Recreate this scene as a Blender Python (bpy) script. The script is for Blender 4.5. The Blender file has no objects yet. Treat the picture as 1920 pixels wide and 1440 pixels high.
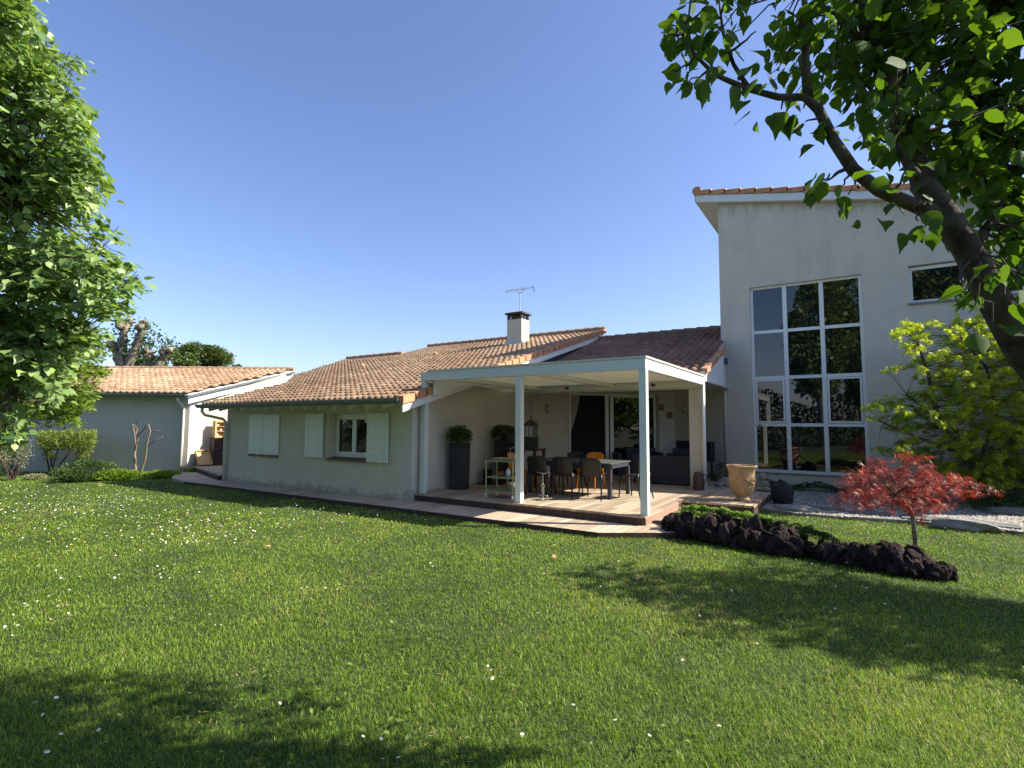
import bpy, math, random
import numpy as np
from mathutils import Vector, Matrix
R = math.radians
random.seed(7)
rng = np.random.default_rng(11)
SC = bpy.context.scene
COL = SC.collection

# ------------------------------------------------------------ camera
FOC, YAW, PITCH, ROLL, HCAM = 994.4, -0.57306, 0.07548, 0.00498, 1.7234
def _axes():
    cy, sy, cp, sp = math.cos(YAW), math.sin(YAW), math.cos(PITCH), math.sin(PITCH)
    fw = np.array([sy * cp, cy * cp, sp]); rt = np.array([cy, -sy, 0.]); up = np.cross(rt, fw)
    c, s = math.cos(ROLL), math.sin(ROLL)
    return c * rt + s * up, -s * rt + c * up, fw
RT, UP, FW = _axes()
CAMP = np.array([0, 0, HCAM])
cd = bpy.data.cameras.new('camera'); cam = bpy.data.objects.new('camera', cd); COL.objects.link(cam)
cam.matrix_world = Matrix(((RT[0], UP[0], -FW[0], 0), (RT[1], UP[1], -FW[1], 0), (RT[2], UP[2], -FW[2], HCAM), (0, 0, 0, 1)))
cd.sensor_width = 36; cd.lens = 36 * FOC / 1920; cd.clip_end = 2000; cd.clip_start = 0.05
SC.camera = cam
# ------------------------------------------------------------ light
SUN = Vector((1.1, 0.60, 1.0)).normalized()
SEL = math.asin(SUN.z); SAZ = math.atan2(SUN.x, SUN.y)
wd = bpy.data.worlds.new('World'); SC.world = wd; wd.use_nodes = True
nt = wd.node_tree; bg = nt.nodes['Background']
sky = nt.nodes.new('ShaderNodeTexSky'); sky.sky_type = 'NISHITA'; sky.sun_disc = False
sky.sun_elevation = SEL; sky.sun_rotation = SAZ; sky.air_density = 1.0; sky.dust_density = 1.0; sky.ozone_density = 2.2
hs = nt.nodes.new('ShaderNodeHueSaturation'); hs.inputs['Saturation'].default_value = 1.04; nt.links.new(sky.outputs[0], hs.inputs['Color']); wb = nt.nodes.new('ShaderNodeMix'); wb.data_type = 'RGBA'; wb.blend_type = 'MULTIPLY'; wb.inputs[0].default_value = 1; wb.inputs[7].default_value = (0.93, 0.90, 1.04, 1)
nt.links.new(hs.outputs[0], wb.inputs[6]); nt.links.new(wb.outputs[2], bg.inputs[0]); bg.inputs[1].default_value = 0.095
sl = bpy.data.lights.new('sun', 'SUN'); so = bpy.data.objects.new('sun', sl); COL.objects.link(so)
sl.energy = 4.6; sl.angle = R(0.5); sl.color = (1, 0.92, 0.78)
so.rotation_euler = SUN.to_track_quat('Z', 'Y').to_euler()
SC.view_settings.view_transform = 'Standard'; SC.view_settings.look = 'None'
SC.view_settings.exposure = 1.25; SC.view_settings.gamma = 1
SC.cycles.max_bounces = 8; SC.cycles.transparent_max_bounces = 12
try: SC.cycles.use_denoising = True
except Exception: pass

# ------------------------------------------------------------ measuring helpers (photo pixel -> point of the place)
def ray(x, y): return RT * ((x - 960) / FOC) - UP * ((y - 720) / FOC) + FW
def G(x, y, z=0.0):
    d = ray(x, y); t = (z - HCAM) / d[2]; return CAMP + d * t
def PY(x, y, Y):
    d = ray(x, y); return CAMP + d * (Y / d[1])
def PC(x, y, Z):            # at depth Z from the viewer
    return CAMP + ray(x, y) * Z
CY, SY = math.cos(YAW), -math.sin(YAW)
def W(a, b, z=0.0):         # ground axes: a across the view, b away from it
    return np.array([a * CY - b * SY, a * SY + b * CY, z])

# ------------------------------------------------------------ materials
def mat(name, col, rough=0.7, var=0.0, scale=6.0, bump=0.0, bscale=60.0, metal=0.0, col2=None, spec=0.5, attr=None, ramp=None, trans=0.0, tcol=None, stretch=None, gen='Object'):
    m = bpy.data.materials.new(name); m.use_nodes = True
    n = m.node_tree.nodes; l = m.node_tree.links
    p = n['Principled BSDF']; out = n['Material Output']
    p.inputs['Roughness'].default_value = rough; p.inputs['Metallic'].default_value = metal
    p.inputs['Specular IOR Level'].default_value = spec
    c4 = (*col, 1)
    tc = n.new('ShaderNodeTexCoord'); mp = n.new('ShaderNodeMapping'); l.new(tc.outputs[gen], mp.inputs[0])
    if stretch: mp.inputs['Scale'].default_value = stretch
    src = None
    if ramp and attr:
        a = n.new('ShaderNodeAttribute'); a.attribute_name = attr
        r = n.new('ShaderNodeValToRGB'); r.color_ramp.interpolation = 'LINEAR'
        while len(r.color_ramp.elements) < len(ramp): r.color_ramp.elements.new(0.5)
        for e, (pos, c) in zip(r.color_ramp.elements, ramp): e.position = pos; e.color = (*c, 1)
        l.new(a.outputs['Fac'], r.inputs[0]); src = r.outputs[0]
    if var > 0 or col2:
        nz = n.new('ShaderNodeTexNoise'); nz.inputs['Scale'].default_value = scale; nz.inputs['Detail'].default_value = 6
        nz.inputs['Roughness'].default_value = 0.62
        l.new(mp.outputs[0], nz.inputs['Vector'])
        rr = n.new('ShaderNodeMapRange'); rr.inputs[1].default_value = 0.3; rr.inputs[2].default_value = 0.7
        l.new(nz.outputs['Fac'], rr.inputs[0])
        mx = n.new('ShaderNodeMix'); mx.data_type = 'RGBA'
        l.new(rr.outputs[0], mx.inputs[0])
        if src is not None and not col2:
            k = n.new('ShaderNodeMix'); k.data_type = 'RGBA'; k.blend_type = 'MULTIPLY'; k.inputs[0].default_value = 1
            mx.inputs[6].default_value = (1 - var, 1 - var, 1 - var, 1); mx.inputs[7].default_value = (1 + var, 1 + var, 1 + var, 1)
            l.new(src, k.inputs[6]); l.new(mx.outputs[2], k.inputs[7]); src = k.outputs[2]
        else:
            mx.inputs[6].default_value = (*[x * (1 - var) for x in col], 1)
            mx.inputs[7].default_value = (*(col2 or [min(1, x * (1 + var)) for x in col]), 1)
            src = mx.outputs[2]
    if src is not None: l.new(src, p.inputs['Base Color'])
    else: p.inputs['Base Color'].default_value = c4
    if bump > 0:
        b = n.new('ShaderNodeBump'); b.inputs['Strength'].default_value = bump; b.inputs['Distance'].default_value = 0.01
        nb = n.new('ShaderNodeTexNoise'); nb.inputs['Scale'].default_value = bscale; nb.inputs['Detail'].default_value = 5
        l.new(mp.outputs[0], nb.inputs['Vector']); l.new(nb.outputs['Fac'], b.inputs['Height']); l.new(b.outputs[0], p.inputs['Normal'])
    if trans > 0:
        t = n.new('ShaderNodeBsdfTranslucent'); ms = n.new('ShaderNodeMixShader'); ms.inputs[0].default_value = trans
        if tcol and src is not None:
            k = n.new('ShaderNodeMix'); k.data_type = 'RGBA'; k.blend_type = 'MULTIPLY'; k.inputs[0].default_value = 1
            l.new(src, k.inputs[6]); k.inputs[7].default_value = (*tcol, 1); l.new(k.outputs[2], t.inputs[0])
        elif src is not None: l.new(src, t.inputs[0])
        else: t.inputs[0].default_value = (*(tcol or col), 1)
        l.new(p.outputs[0], ms.inputs[1]); l.new(t.outputs[0], ms.inputs[2]); l.new(ms.outputs[0], out.inputs[0])
    return m

def plaster(name, col, stain=0.0, top=None):
    m = mat(name, col, 0.9, 0.07, 1.3, 0.35, 140, spec=0.2)
    if stain:
        # weather streaks running down from the roof edge: world position noise, stretched vertically
        n = m.node_tree.nodes; l = m.node_tree.links; p = n['Principled BSDF']
        src = p.inputs['Base Color'].links[0].from_socket
        g = n.new('ShaderNodeNewGeometry'); mp = n.new('ShaderNodeMapping'); mp.inputs['Scale'].default_value = (2.2, 2.2, 0.16)
        l.new(g.outputs['Position'], mp.inputs[0])
        nz = n.new('ShaderNodeTexNoise'); nz.inputs['Scale'].default_value = 1.6; nz.inputs['Detail'].default_value = 8; nz.inputs['Roughness'].default_value = .7
        l.new(mp.outputs[0], nz.inputs['Vector'])
        r = n.new('ShaderNodeMapRange'); r.inputs[1].default_value = 0.5; r.inputs[2].default_value = 0.78; r.inputs[4].default_value = stain
        l.new(nz.outputs['Fac'], r.inputs[0])
        mx = n.new('ShaderNodeMix'); mx.data_type = 'RGBA'; l.new(r.outputs[0], mx.inputs[0]); l.new(src, mx.inputs[6])
        mx.inputs[7].default_value = (*[c * 0.45 for c in col], 1); l.new(mx.outputs[2], p.inputs['Base Color'])
    return m

M = {}
M['wall'] = plaster('white_render', (0.60, 0.575, 0.50), 0.12)
M['wall_low'] = plaster('cream_render', (0.60, 0.575, 0.45), 0.12)
M['tall'] = plaster('pale_render', (0.60, 0.56, 0.47), 0.26)
def stains(m, a, b, L, dark, amt, below=True, thr=.5):
    n = m.node_tree.nodes; l = m.node_tree.links; p = n['Principled BSDF']; src = p.inputs['Base Color'].links[0].from_socket
    g = n.new('ShaderNodeNewGeometry'); sp_ = n.new('ShaderNodeSeparateXYZ'); l.new(g.outputs['Position'], sp_.inputs[0])
    def mt(op, *v):
        k = n.new('ShaderNodeMath'); k.operation = op
        for i, q in enumerate(v):
            if isinstance(q, (int, float)): k.inputs[i].default_value = q
            else: l.new(q, k.inputs[i])
        return k.outputs[0]
    edge = mt('ADD', mt('MULTIPLY', sp_.outputs[0], b), a)                  # height of the edge the stain starts from
    d_ = mt('SUBTRACT', edge, sp_.outputs[2]) if below else mt('SUBTRACT', sp_.outputs[2], edge)
    mp = n.new('ShaderNodeMapping'); mp.inputs['Scale'].default_value = (2.6, 2.6, .35 if below else 2.0); l.new(g.outputs['Position'], mp.inputs[0])
    nz = n.new('ShaderNodeTexNoise'); nz.inputs['Scale'].default_value = 1.7; nz.inputs['Detail'].default_value = 8; nz.inputs['Roughness'].default_value = .72; l.new(mp.outputs[0], nz.inputs['Vector'])
    reach = mt('MULTIPLY', mt('SUBTRACT', nz.outputs['Fac'], thr - .12), L * 4)
    mr = n.new('ShaderNodeMapRange'); mr.inputs[1].default_value = 0; mr.inputs[2].default_value = L * .6; mr.inputs[3].default_value = 0; mr.inputs[4].default_value = amt; l.new(mt('SUBTRACT', reach, d_), mr.inputs[0])
    mx = n.new('ShaderNodeMix'); mx.data_type = 'RGBA'; l.new(mr.outputs[0], mx.inputs[0]); l.new(src, mx.inputs[6]); mx.inputs[7].default_value = (*dark, 1); l.new(mx.outputs[2], p.inputs['Base Color'])
stains(M['tall'], 8.46 - .208 * 3.31, -.208, .42, (.20, .19, .165), .38)
stains(M['wall_low'], 0, 0, .22, (.20, .17, .12), .5, False, .46)
stains(M['wall'], .165, 0, .15, (.22, .19, .14), .4, False, .5)
M['white'] = mat('white_paint', (0.63, 0.69, 0.66), 0.35, 0.03, 3, 0.05, 30)
M['pvc'] = mat('white_pvc', (0.78, 0.79, 0.78), 0.3)
M['shutter'] = mat('painted_wood', (0.72, 0.76, 0.66), 0.5, 0.05, 5, 0.15, 50, stretch=(1, 1, .1))
M['fascia'] = mat('white_fascia', (0.74, 0.77, 0.77), 0.5, 0.04, 4)
M['soffit'] = mat('soffit_boards', (0.62, 0.62, 0.56), 0.7, 0.05, 3)
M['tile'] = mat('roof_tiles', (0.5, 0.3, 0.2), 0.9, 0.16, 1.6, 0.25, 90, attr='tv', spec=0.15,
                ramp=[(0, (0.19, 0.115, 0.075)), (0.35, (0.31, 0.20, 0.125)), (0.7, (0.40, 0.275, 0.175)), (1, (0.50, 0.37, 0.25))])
M['tile_dark'] = mat('grazing_light_tiles', (0.2, 0.14, 0.11), 0.9, 0.12, 1.6, 0.2, 90, attr='tv', spec=0.15,
                ramp=[(0, (0.14, 0.085, 0.065)), (0.5, (0.23, 0.140, 0.102)), (0.85, (0.31, 0.19, 0.135)), (1, (0.40, 0.25, 0.17))])  # grazing light on the terrace roof is put into these darker tones
M['tile_edge'] = mat('orange_tiles', (0.50, 0.25, 0.13), 0.85, 0.25, 3, 0.3, 60)
M['zinc'] = mat('zinc', (0.42, 0.46, 0.47), 0.45, 0.12, 4, metal=0.55)
M['gutter'] = mat('dark_zinc', (0.16, 0.19, 0.19), 0.5, 0.12, 4, metal=0.3)
M['pipe'] = mat('cream_pipe', (0.62, 0.58, 0.48), 0.5, 0.05, 3)
M['brick_sill'] = mat('sill_tiles', (0.16, 0.085, 0.065), 0.7, 0.3, 20)
M['stone'] = mat('grey_stone', (0.24, 0.235, 0.22), 0.85, 0.3, 5, 0.6, 30)
M['wood'] = None
M['anthra'] = mat('anthracite', (0.035, 0.036, 0.045), 0.55, 0.1, 8)
M['anthra2'] = mat('woven_resin', (0.035, 0.038, 0.055), 0.6, 0.15, 30, 0.4, 160)
M['black'] = mat('black_plastic', (0.010, 0.010, 0.012), 0.42, 0.08, 8)
M['blackmetal'] = mat('black_iron', (0.022, 0.021, 0.021), 0.45, 0.15, 12)
M['tabletop'] = mat('grey_table_top', (0.09, 0.10, 0.10), 0.4, 0.1, 5)
M['orange'] = mat('orange_plastic', (0.62, 0.22, 0.012), 0.4, 0.04, 5)
M['steel'] = mat('brushed_steel', (0.55, 0.55, 0.55), 0.3, metal=0.9)
M['dark'] = mat('unlit_room_black', (0.01, 0.01, 0.012), 0.9)
M['curtain'] = mat('grey_curtain', (0.35, 0.33, 0.31), 0.9, 0.1, 10)
M['terra'] = mat('old_terracotta', (0.40, 0.235, 0.12), 0.85, 0.22, 4, 0.4, 30, col2=(0.55, 0.37, 0.21))
M['mossy'] = mat('mossy_stone', (0.28, 0.27, 0.19), 0.95, 0.3, 12, 0.5, 40)
M['lava'] = mat('lava_rock', (0.014, 0.011, 0.011), 0.95, 0.5, 5, 1.0, 9, col2=(0.075, 0.054, 0.048), spec=.15)
def _objvar(m, lo, hi):
    n = m.node_tree.nodes; l = m.node_tree.links; p = n['Principled BSDF']; src = p.inputs['Base Color'].links[0].from_socket
    oi = n.new('ShaderNodeObjectInfo'); mr = n.new('ShaderNodeMapRange'); mr.inputs[3].default_value = lo; mr.inputs[4].default_value = hi; l.new(oi.outputs['Random'], mr.inputs[0])
    k = n.new('ShaderNodeVectorMath'); k.operation = 'SCALE'; l.new(src, k.inputs[0]); l.new(mr.outputs[0], k.inputs['Scale']); l.new(k.outputs[0], p.inputs['Base Color'])
_objvar(M['lava'], .45, 1.9)
for n_ in M['lava'].node_tree.nodes:
    if n_.bl_idname == 'ShaderNodeBump': n_.inputs['Distance'].default_value = 0.06
M['boulder'] = mat('dark_boulder', (0.03, 0.03, 0.032), 0.85, 0.4, 6, 0.9, 25, spec=.25)
M['slate'] = mat('slate_slab', (0.13, 0.135, 0.13), 0.8, 0.25, 5, 0.5, 20)
M['gravelbase'] = mat('gravel_bed', (0.27, 0.25, 0.21), 0.95, 0.35, 60, 1.0, 60)
M['pebble'] = mat('white_pebbles', (0.5, 0.48, 0.43), 0.8, 0.1, 5, attr='tv', ramp=[(0, (0.17, 0.155, 0.13)), (0.5, (0.36, 0.335, 0.29)), (1, (0.55, 0.52, 0.45))])
M['bark'] = mat('bark', (0.028, 0.023, 0.016), 0.95, 0.45, 9, 1.0, 30, col2=(0.12, 0.105, 0.075), spec=.15)
M['palebark'] = mat('pale_bark', (0.16, 0.13, 0.095), 0.95, 0.4, 5, 1.0, 20, col2=(0.36, 0.31, 0.25), spec=.15)
M['twig'] = mat('twig', (0.055, 0.042, 0.028), 0.9, 0.2, 8)
M['branch_tan'] = mat('peeled_branch', (0.20, 0.155, 0.10), 0.85, 0.3, 10)
def leafmat(name, lo, hi, trans=0.4, tcol=(1.5, 1.6, 0.35), rough=0.5, spec=0.4):
    mid = [(a + b) / 2 for a, b in zip(lo, hi)]
    return mat(name, mid, rough, 0.0, attr='tv', ramp=[(0, lo), (0.6, mid), (1, hi)], trans=trans, tcol=tcol, spec=spec)
M['leaf_fg'] = leafmat('quince_leaf', (0.038, 0.088, 0.014), (0.100, 0.185, 0.028), 0.38, (2.1, 2.0, 0.5), 0.62, 0.22)
M['leaf_linden'] = leafmat('linden_leaf', (0.055, 0.130, 0.026), (0.31, 0.43, 0.14), 0.32, (1.5, 1.5, 0.5), 0.42, 0.5)
M['leaf_bright'] = leafmat('fresh_leaf', (0.08, 0.16, 0.014), (0.24, 0.34, 0.04), 0.42, (1.5, 1.5, 0.4))
M['leaf_maple'] = leafmat('green_maple_leaf', (0.17, 0.26, 0.018), (0.56, 0.66, 0.07), 0.45, (1.6, 1.5, 0.4))
M['leaf_red'] = leafmat('red_maple_leaf', (0.11, 0.024, 0.018), (0.50, 0.115, 0.095), 0.35, (1.7, 0.9, 0.6))
M['leaf_dark'] = leafmat('dark_leaf', (0.028, 0.062, 0.014), (0.085, 0.145, 0.034), 0.25)
M['leaf_pine'] = leafmat('pine_needles', (0.045, 0.085, 0.020), (0.15, 0.20, 0.06), 0.15)
M['leaf_hedge'] = leafmat('hedge_leaf', (0.09, 0.14, 0.022), (0.26, 0.32, 0.06), 0.3)
M['leaf_sedum'] = leafmat('sedum_leaf', (0.12, 0.21, 0.05), (0.30, 0.42, 0.12), 0.3)
M['leaf_grey'] = leafmat('grey_leaf', (0.14, 0.15, 0.09), (0.32, 0.32, 0.20), 0.2)
M['grass'] = leafmat('grass_blade', (0.050, 0.115, 0.008), (0.40, 0.50, 0.085), 0.38, (1.45, 1.5, 0.45), 0.55, 0.3)
M['grass'] = mat('grass_blade', (.1, .2, .03), 0.55, 0.0, attr='tv', ramp=[(0, (0.028, 0.075, 0.006)), (0.42, (0.118, 0.220, 0.017)), (0.80, (0.325, 0.44, 0.050)), (0.94, (0.38, 0.46, 0.09)), (1.0, (0.44, 0.36, 0.16))], trans=0.38, tcol=(1.45, 1.5, 0.45), spec=0.3)
M['petal'] = mat('white_petal', (0.8, 0.8, 0.78), 0.6, trans=.25, tcol=(.8, .8, .78))
M['yellow'] = mat('yellow_petal', (0.75, 0.50, 0.02), 0.6)
M['dryleaf'] = mat('dry_leaf', (0.40, 0.24, 0.12), 0.8, 0.2, 20)
M['soil'] = mat('soil', (0.045, 0.033, 0.022), 0.95, 0.4, 14, 1.0, 30)
M['fabric'] = mat('pergola_fabric', (0.72, 0.71, 0.65), 0.9, 0.04, 1.5, trans=0.42, tcol=(0.72, 0.71, 0.64))
M['palewood'] = mat('pale_wood', (0.56, 0.36, 0.15), 0.6, 0.15, 8, stretch=(1, 1, .2))
M['brownwood'] = mat('brown_painted_wood', (0.055, 0.026, 0.024), 0.6, 0.15, 6)
M['lime'] = mat('pale_green_metal', (0.33, 0.35, 0.19), 0.5)
M['rust'] = mat('rusty_enamel', (0.10, 0.05, 0.04), 0.6, 0.3, 8)
M['label'] = mat('yellow_sticker', (0.42, 0.30, 0.03), 0.5)
M['pink'] = mat('terracotta_tint', (0.34, 0.20, 0.17), 0.8, 0.15, 20)
M['picwood'] = mat('dark_picture_frame', (0.10, 0.05, 0.04), 0.6)
M['lampglass'] = mat('frosted_glass', (0.7, 0.7, 0.68), 0.25)

def glass_mat(name, base, ior=2.1):
    m = bpy.data.materials.new(name); m.use_nodes = True; p = m.node_tree.nodes['Principled BSDF']
    p.inputs['Base Color'].default_value = (*base, 1); p.inputs['Roughness'].default_value = 0.015; p.inputs['IOR'].default_value = ior
    return m
M['glass'] = glass_mat('window_glass', (0.006, 0.008, 0.009), 1.78)
M['glass_dark'] = glass_mat('door_glass', (0.006, 0.007, 0.01), 1.7)
def board_mat(name, lo, hi, pitch=0.145, along='x', grime=0.25):
    # decking: boards of `pitch`, each its own tone, long grain, dark joints
    m = bpy.data.materials.new(name); m.use_nodes = True; n = m.node_tree.nodes; l = m.node_tree.links; p = n['Principled BSDF']
    p.inputs['Roughness'].default_value = 0.8; p.inputs['Specular IOR Level'].default_value = 0.25
    g = n.new('ShaderNodeNewGeometry'); s = n.new('ShaderNodeSeparateXYZ'); l.new(g.outputs['Position'], s.inputs[0])
    ac, al = (s.outputs[1], s.outputs[0]) if along == 'x' else (s.outputs[0], s.outputs[1])
    def mth(op, a, b=None):
        k = n.new('ShaderNodeMath'); k.operation = op
        for i, v in enumerate((a, b)):
            if v is None: continue
            if isinstance(v, (int, float)): k.inputs[i].default_value = v
            else: l.new(v, k.inputs[i])
        return k.outputs[0]
    q = mth('DIVIDE', ac, pitch); fl = mth('FLOOR', q); fr = mth('FRACT', q)
    wn = n.new('ShaderNodeTexWhiteNoise'); wn.noise_dimensions = '2D'
    cv = n.new('ShaderNodeCombineXYZ'); l.new(fl, cv.inputs[0])
    seg = mth('FLOOR', mth('ADD', mth('DIVIDE', al, 2.4), mth('MULTIPLY', fl, 0.37))); l.new(seg, cv.inputs[1]); l.new(cv.outputs[0], wn.inputs['Vector'])
    gv = n.new('ShaderNodeCombineXYZ'); l.new(mth('MULTIPLY', al, 1.6), gv.inputs[0]); l.new(mth('MULTIPLY', ac, 26), gv.inputs[1]); l.new(mth('MULTIPLY', fl, 3.1), gv.inputs[2])
    nz = n.new('ShaderNodeTexNoise'); nz.inputs['Scale'].default_value = 1.0; nz.inputs['Detail'].default_value = 6; l.new(gv.outputs[0], nz.inputs['Vector'])
    n2 = n.new('ShaderNodeTexNoise'); n2.inputs['Scale'].default_value = 0.9; n2.inputs['Detail'].default_value = 5; l.new(g.outputs['Position'], n2.inputs['Vector'])
    f = mth('ADD', mth('ADD', mth('MULTIPLY', wn.outputs['Value'], 0.45), mth('MULTIPLY', nz.outputs['Fac'], 0.5)), mth('MULTIPLY', n2.outputs['Fac'], 0.35))
    f = mth('SUBTRACT', f, 0.15)
    mx = n.new('ShaderNodeMix'); mx.data_type = 'RGBA'; l.new(f, mx.inputs[0]); mx.inputs[6].default_value = (*lo, 1); mx.inputs[7].default_value = (*hi, 1)
    gap = mth('GREATER_THAN', mth('ABSOLUTE', mth('SUBTRACT', fr, 0.5)), 0.475)
    m2 = n.new('ShaderNodeMix'); m2.data_type = 'RGBA'; l.new(gap, m2.inputs[0]); l.new(mx.outputs[2], m2.inputs[6]); m2.inputs[7].default_value = (0.03, 0.022, 0.018, 1)
    l.new(m2.outputs[2], p.inputs['Base Color'])
    b = n.new('ShaderNodeBump'); b.inputs['Strength'].default_value = .4; b.inputs['Distance'].default_value = .006; l.new(nz.outputs['Fac'], b.inputs['Height']); l.new(b.outputs[0], p.inputs['Normal'])
    return m
M['deck'] = board_mat('deck_boards', (0.19, 0.135, 0.092), (0.60, 0.49, 0.355), 0.145, 'y')
M['path'] = board_mat('path_boards', (0.24, 0.18, 0.13), (0.68, 0.55, 0.40), 0.145, 'y')
M['riser'] = mat('deck_riser', (0.060, 0.034, 0.026), 0.8, 0.35, 14, stretch=(1, 1, .3))
M['riser_lit'] = mat('sunlit_riser_board', (0.30, 0.175, 0.13), 0.8, 0.15, 8)  # sunlit tone for the side riser; the dark riser above holds the shade

# ------------------------------------------------------------ mesh helpers
class MB:
    def __init__(s): s.v = []; s.f = []; s.tv = []
    def add(s, vs, fs, tv=0.5):
        o = len(s.v); s.v += [tuple(map(float, q)) for q in vs]; s.f += [[i + o for i in f] for f in fs]; s.tv += [tv] * len(vs); return s
    def box(s, x0, x1, y0, y1, z0, z1, bev=0.0):
        if bev > 0:
            b = min(bev, abs(x1 - x0) / 2.1, abs(y1 - y0) / 2.1, abs(z1 - z0) / 2.1)
            vs = []; idx = {}
            for i, (X, sx) in enumerate(((x0, 1), (x1, -1))):
                for j, (Y, sy) in enumerate(((y0, 1), (y1, -1))):
                    for k, (Z, sz) in enumerate(((z0, 1), (z1, -1))):
                        idx[i, j, k] = len(vs)
                        vs += [(X, Y + sy * b, Z + sz * b), (X + sx * b, Y, Z + sz * b), (X + sx * b, Y + sy * b, Z)]
            q = lambda i, j, k, a: idx[i, j, k] + a
            fs = []
            for i in (0, 1): fs.append([q(i, 0, 0, 0), q(i, 0, 1, 0), q(i, 1, 1, 0), q(i, 1, 0, 0)])
            for j in (0, 1): fs.append([q(0, j, 0, 1), q(1, j, 0, 1), q(1, j, 1, 1), q(0, j, 1, 1)])
            for k in (0, 1): fs.append([q(0, 0, k, 2), q(0, 1, k, 2), q(1, 1, k, 2), q(1, 0, k, 2)])
            for i in (0, 1):
                for j in (0, 1): fs.append([q(i, j, 0, 0), q(i, j, 0, 1), q(i, j, 1, 1), q(i, j, 1, 0)])
                for k in (0, 1): fs.append([q(i, 0, k, 0), q(i, 0, k, 2), q(i, 1, k, 2), q(i, 1, k, 0)])
            for j in (0, 1):
                for k in (0, 1): fs.append([q(0, j, k, 1), q(0, j, k, 2), q(1, j, k, 2), q(1, j, k, 1)])
            for i in (0, 1):
                for j in (0, 1):
                    for k in (0, 1): fs.append([q(i, j, k, 0), q(i, j, k, 1), q(i, j, k, 2)])
            return s.add(vs, fs)
        return s.hexa([(x0, y0, z0), (x1, y0, z0), (x1, y1, z0), (x0, y1, z0), (x0, y0, z1), (x1, y0, z1), (x1, y1, z1), (x0, y1, z1)])
    def hexa(s, p):
        return s.add(p, [[0, 3, 2, 1], [4, 5, 6, 7], [0, 1, 5, 4], [1, 2, 6, 5], [2, 3, 7, 6], [3, 0, 4, 7]])
    def wall(s, a, b, t, z0, z1):      # vertical slab between ground points a and b, thickness t to its left-hand side
        a = np.array(a[:2], float); b = np.array(b[:2], float); d = (b - a) / np.linalg.norm(b - a); n = np.array([-d[1], d[0]]) * t
        c = [a, b, b + n, a + n]
        return s.hexa([(*q, z0) for q in c] + [(*q, z1) for q in c])
    def prism(s, poly, off):           # polygon (3D points) extruded by off
        n = len(poly); off = np.array(off, float); p = [np.array(q, float) for q in poly]
        return s.add(p + [q + off for q in p], [list(range(n))[::-1], list(range(n, 2 * n))] + [[i, (i + 1) % n, n + (i + 1) % n, n + i] for i in range(n)])
    def tube(s, pts, rad, n=8, cap=True, jit=0.0):
        pts = [np.array(q, float) for q in pts]; m = len(pts)
        if isinstance(rad, (int, float)): rad = [rad] * m
        vs = []; prev = None
        for i in range(m):
            d = pts[min(i + 1, m - 1)] - pts[max(i - 1, 0)]; d = d / (np.linalg.norm(d) + 1e-9)
            if prev is None:
                a = np.cross(d, [0, 0, 1.0]);
                if np.linalg.norm(a) < .1: a = np.cross(d, [1.0, 0, 0])
            else: a = prev - d * np.dot(prev, d)
            a = a / np.linalg.norm(a); prev = a; b = np.cross(d, a)
            for k in range(n):
                t = 2 * math.pi * k / n; r = rad[i] * (1 + (random.uniform(-jit, jit) if jit else 0))
                vs.append(pts[i] + (a * math.cos(t) + b * math.sin(t)) * r)
        fs = [[i * n + k, i * n + (k + 1) % n, (i + 1) * n + (k + 1) % n, (i + 1) * n + k] for i in range(m - 1) for k in range(n)]
        if cap: fs += [list(range(n))[::-1], [(m - 1) * n + k for k in range(n)]]
        return s.add(vs, fs)
    def lathe(s, prof, c=(0, 0, 0), n=24, sx=1, sy=1):
        vs = [(c[0] + r * math.cos(2 * math.pi * k / n) * sx, c[1] + r * math.sin(2 * math.pi * k / n) * sy, c[2] + z) for r, z in prof for k in range(n)]
        fs = [[i * n + k, i * n + (k + 1) % n, (i + 1) * n + (k + 1) % n, (i + 1) * n + k] for i in range(len(prof) - 1) for k in range(n)]
        fs += [list(range(n))[::-1], [(len(prof) - 1) * n + k for k in range(n)]]
        return s.add(vs, fs)
    def blob(s, c, r, rough=0.25, sub=2, sq=(1, 1, 1), seed=0, flat=None):
        import bmesh
        bm = bmesh.new(); bmesh.ops.create_icosphere(bm, subdivisions=sub, radius=1)
        rs = np.random.default_rng(seed); ph = rs.uniform(0, 6.28, (6, 3)); fr = rs.uniform(1.2, 4.5, (6, 3))
        vs = []
        for v in bm.verts:
            q = np.array(v.co); h = sum(math.sin(fr[i] @ q * 1.5 + ph[i, 0]) / (1 + i * .5) for i in range(6)) * .33
            k = 1 + rough * h + rs.uniform(-1, 1) * rough * .22
            w = q * k * r * np.array(sq)
            if flat is not None and w[2] < flat: w[2] = flat
            vs.append(w + np.array(c))
        bm.verts.index_update(); fs = [[v.index for v in f.verts] for f in bm.faces]; bm.free()
        return s.add(vs, fs)
    def build(s, name, m, parent=None, smooth=False, local=False):
        me = bpy.data.meshes.new(name); o = np.zeros(3)
        if parent is not None and not local: o = world_loc(parent)
        v = np.array(s.v) - o
        me.from_pydata(v.tolist(), [], s.f); me.materials.append(m)
        if smooth: me.polygons.foreach_set('use_smooth', [True] * len(me.polygons))
        a = me.attributes.new('tv', 'FLOAT', 'POINT'); a.data.foreach_set('value', np.array(s.tv, dtype=np.float32))
        me.update()
        ob = bpy.data.objects.new(name, me); COL.objects.link(ob)
        if parent is not None: ob.parent = parent
        return ob
def world_loc(o):
    v = np.zeros(3)
    while o is not None: v += np.array(o.location); o = o.parent
    return v
def tag(o, label=None, cat=None, group=None, kind=None):
    if label: o['label'] = label
    if cat: o['category'] = cat
    if group: o['group'] = group
    if kind: o['kind'] = kind
    return o
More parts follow.
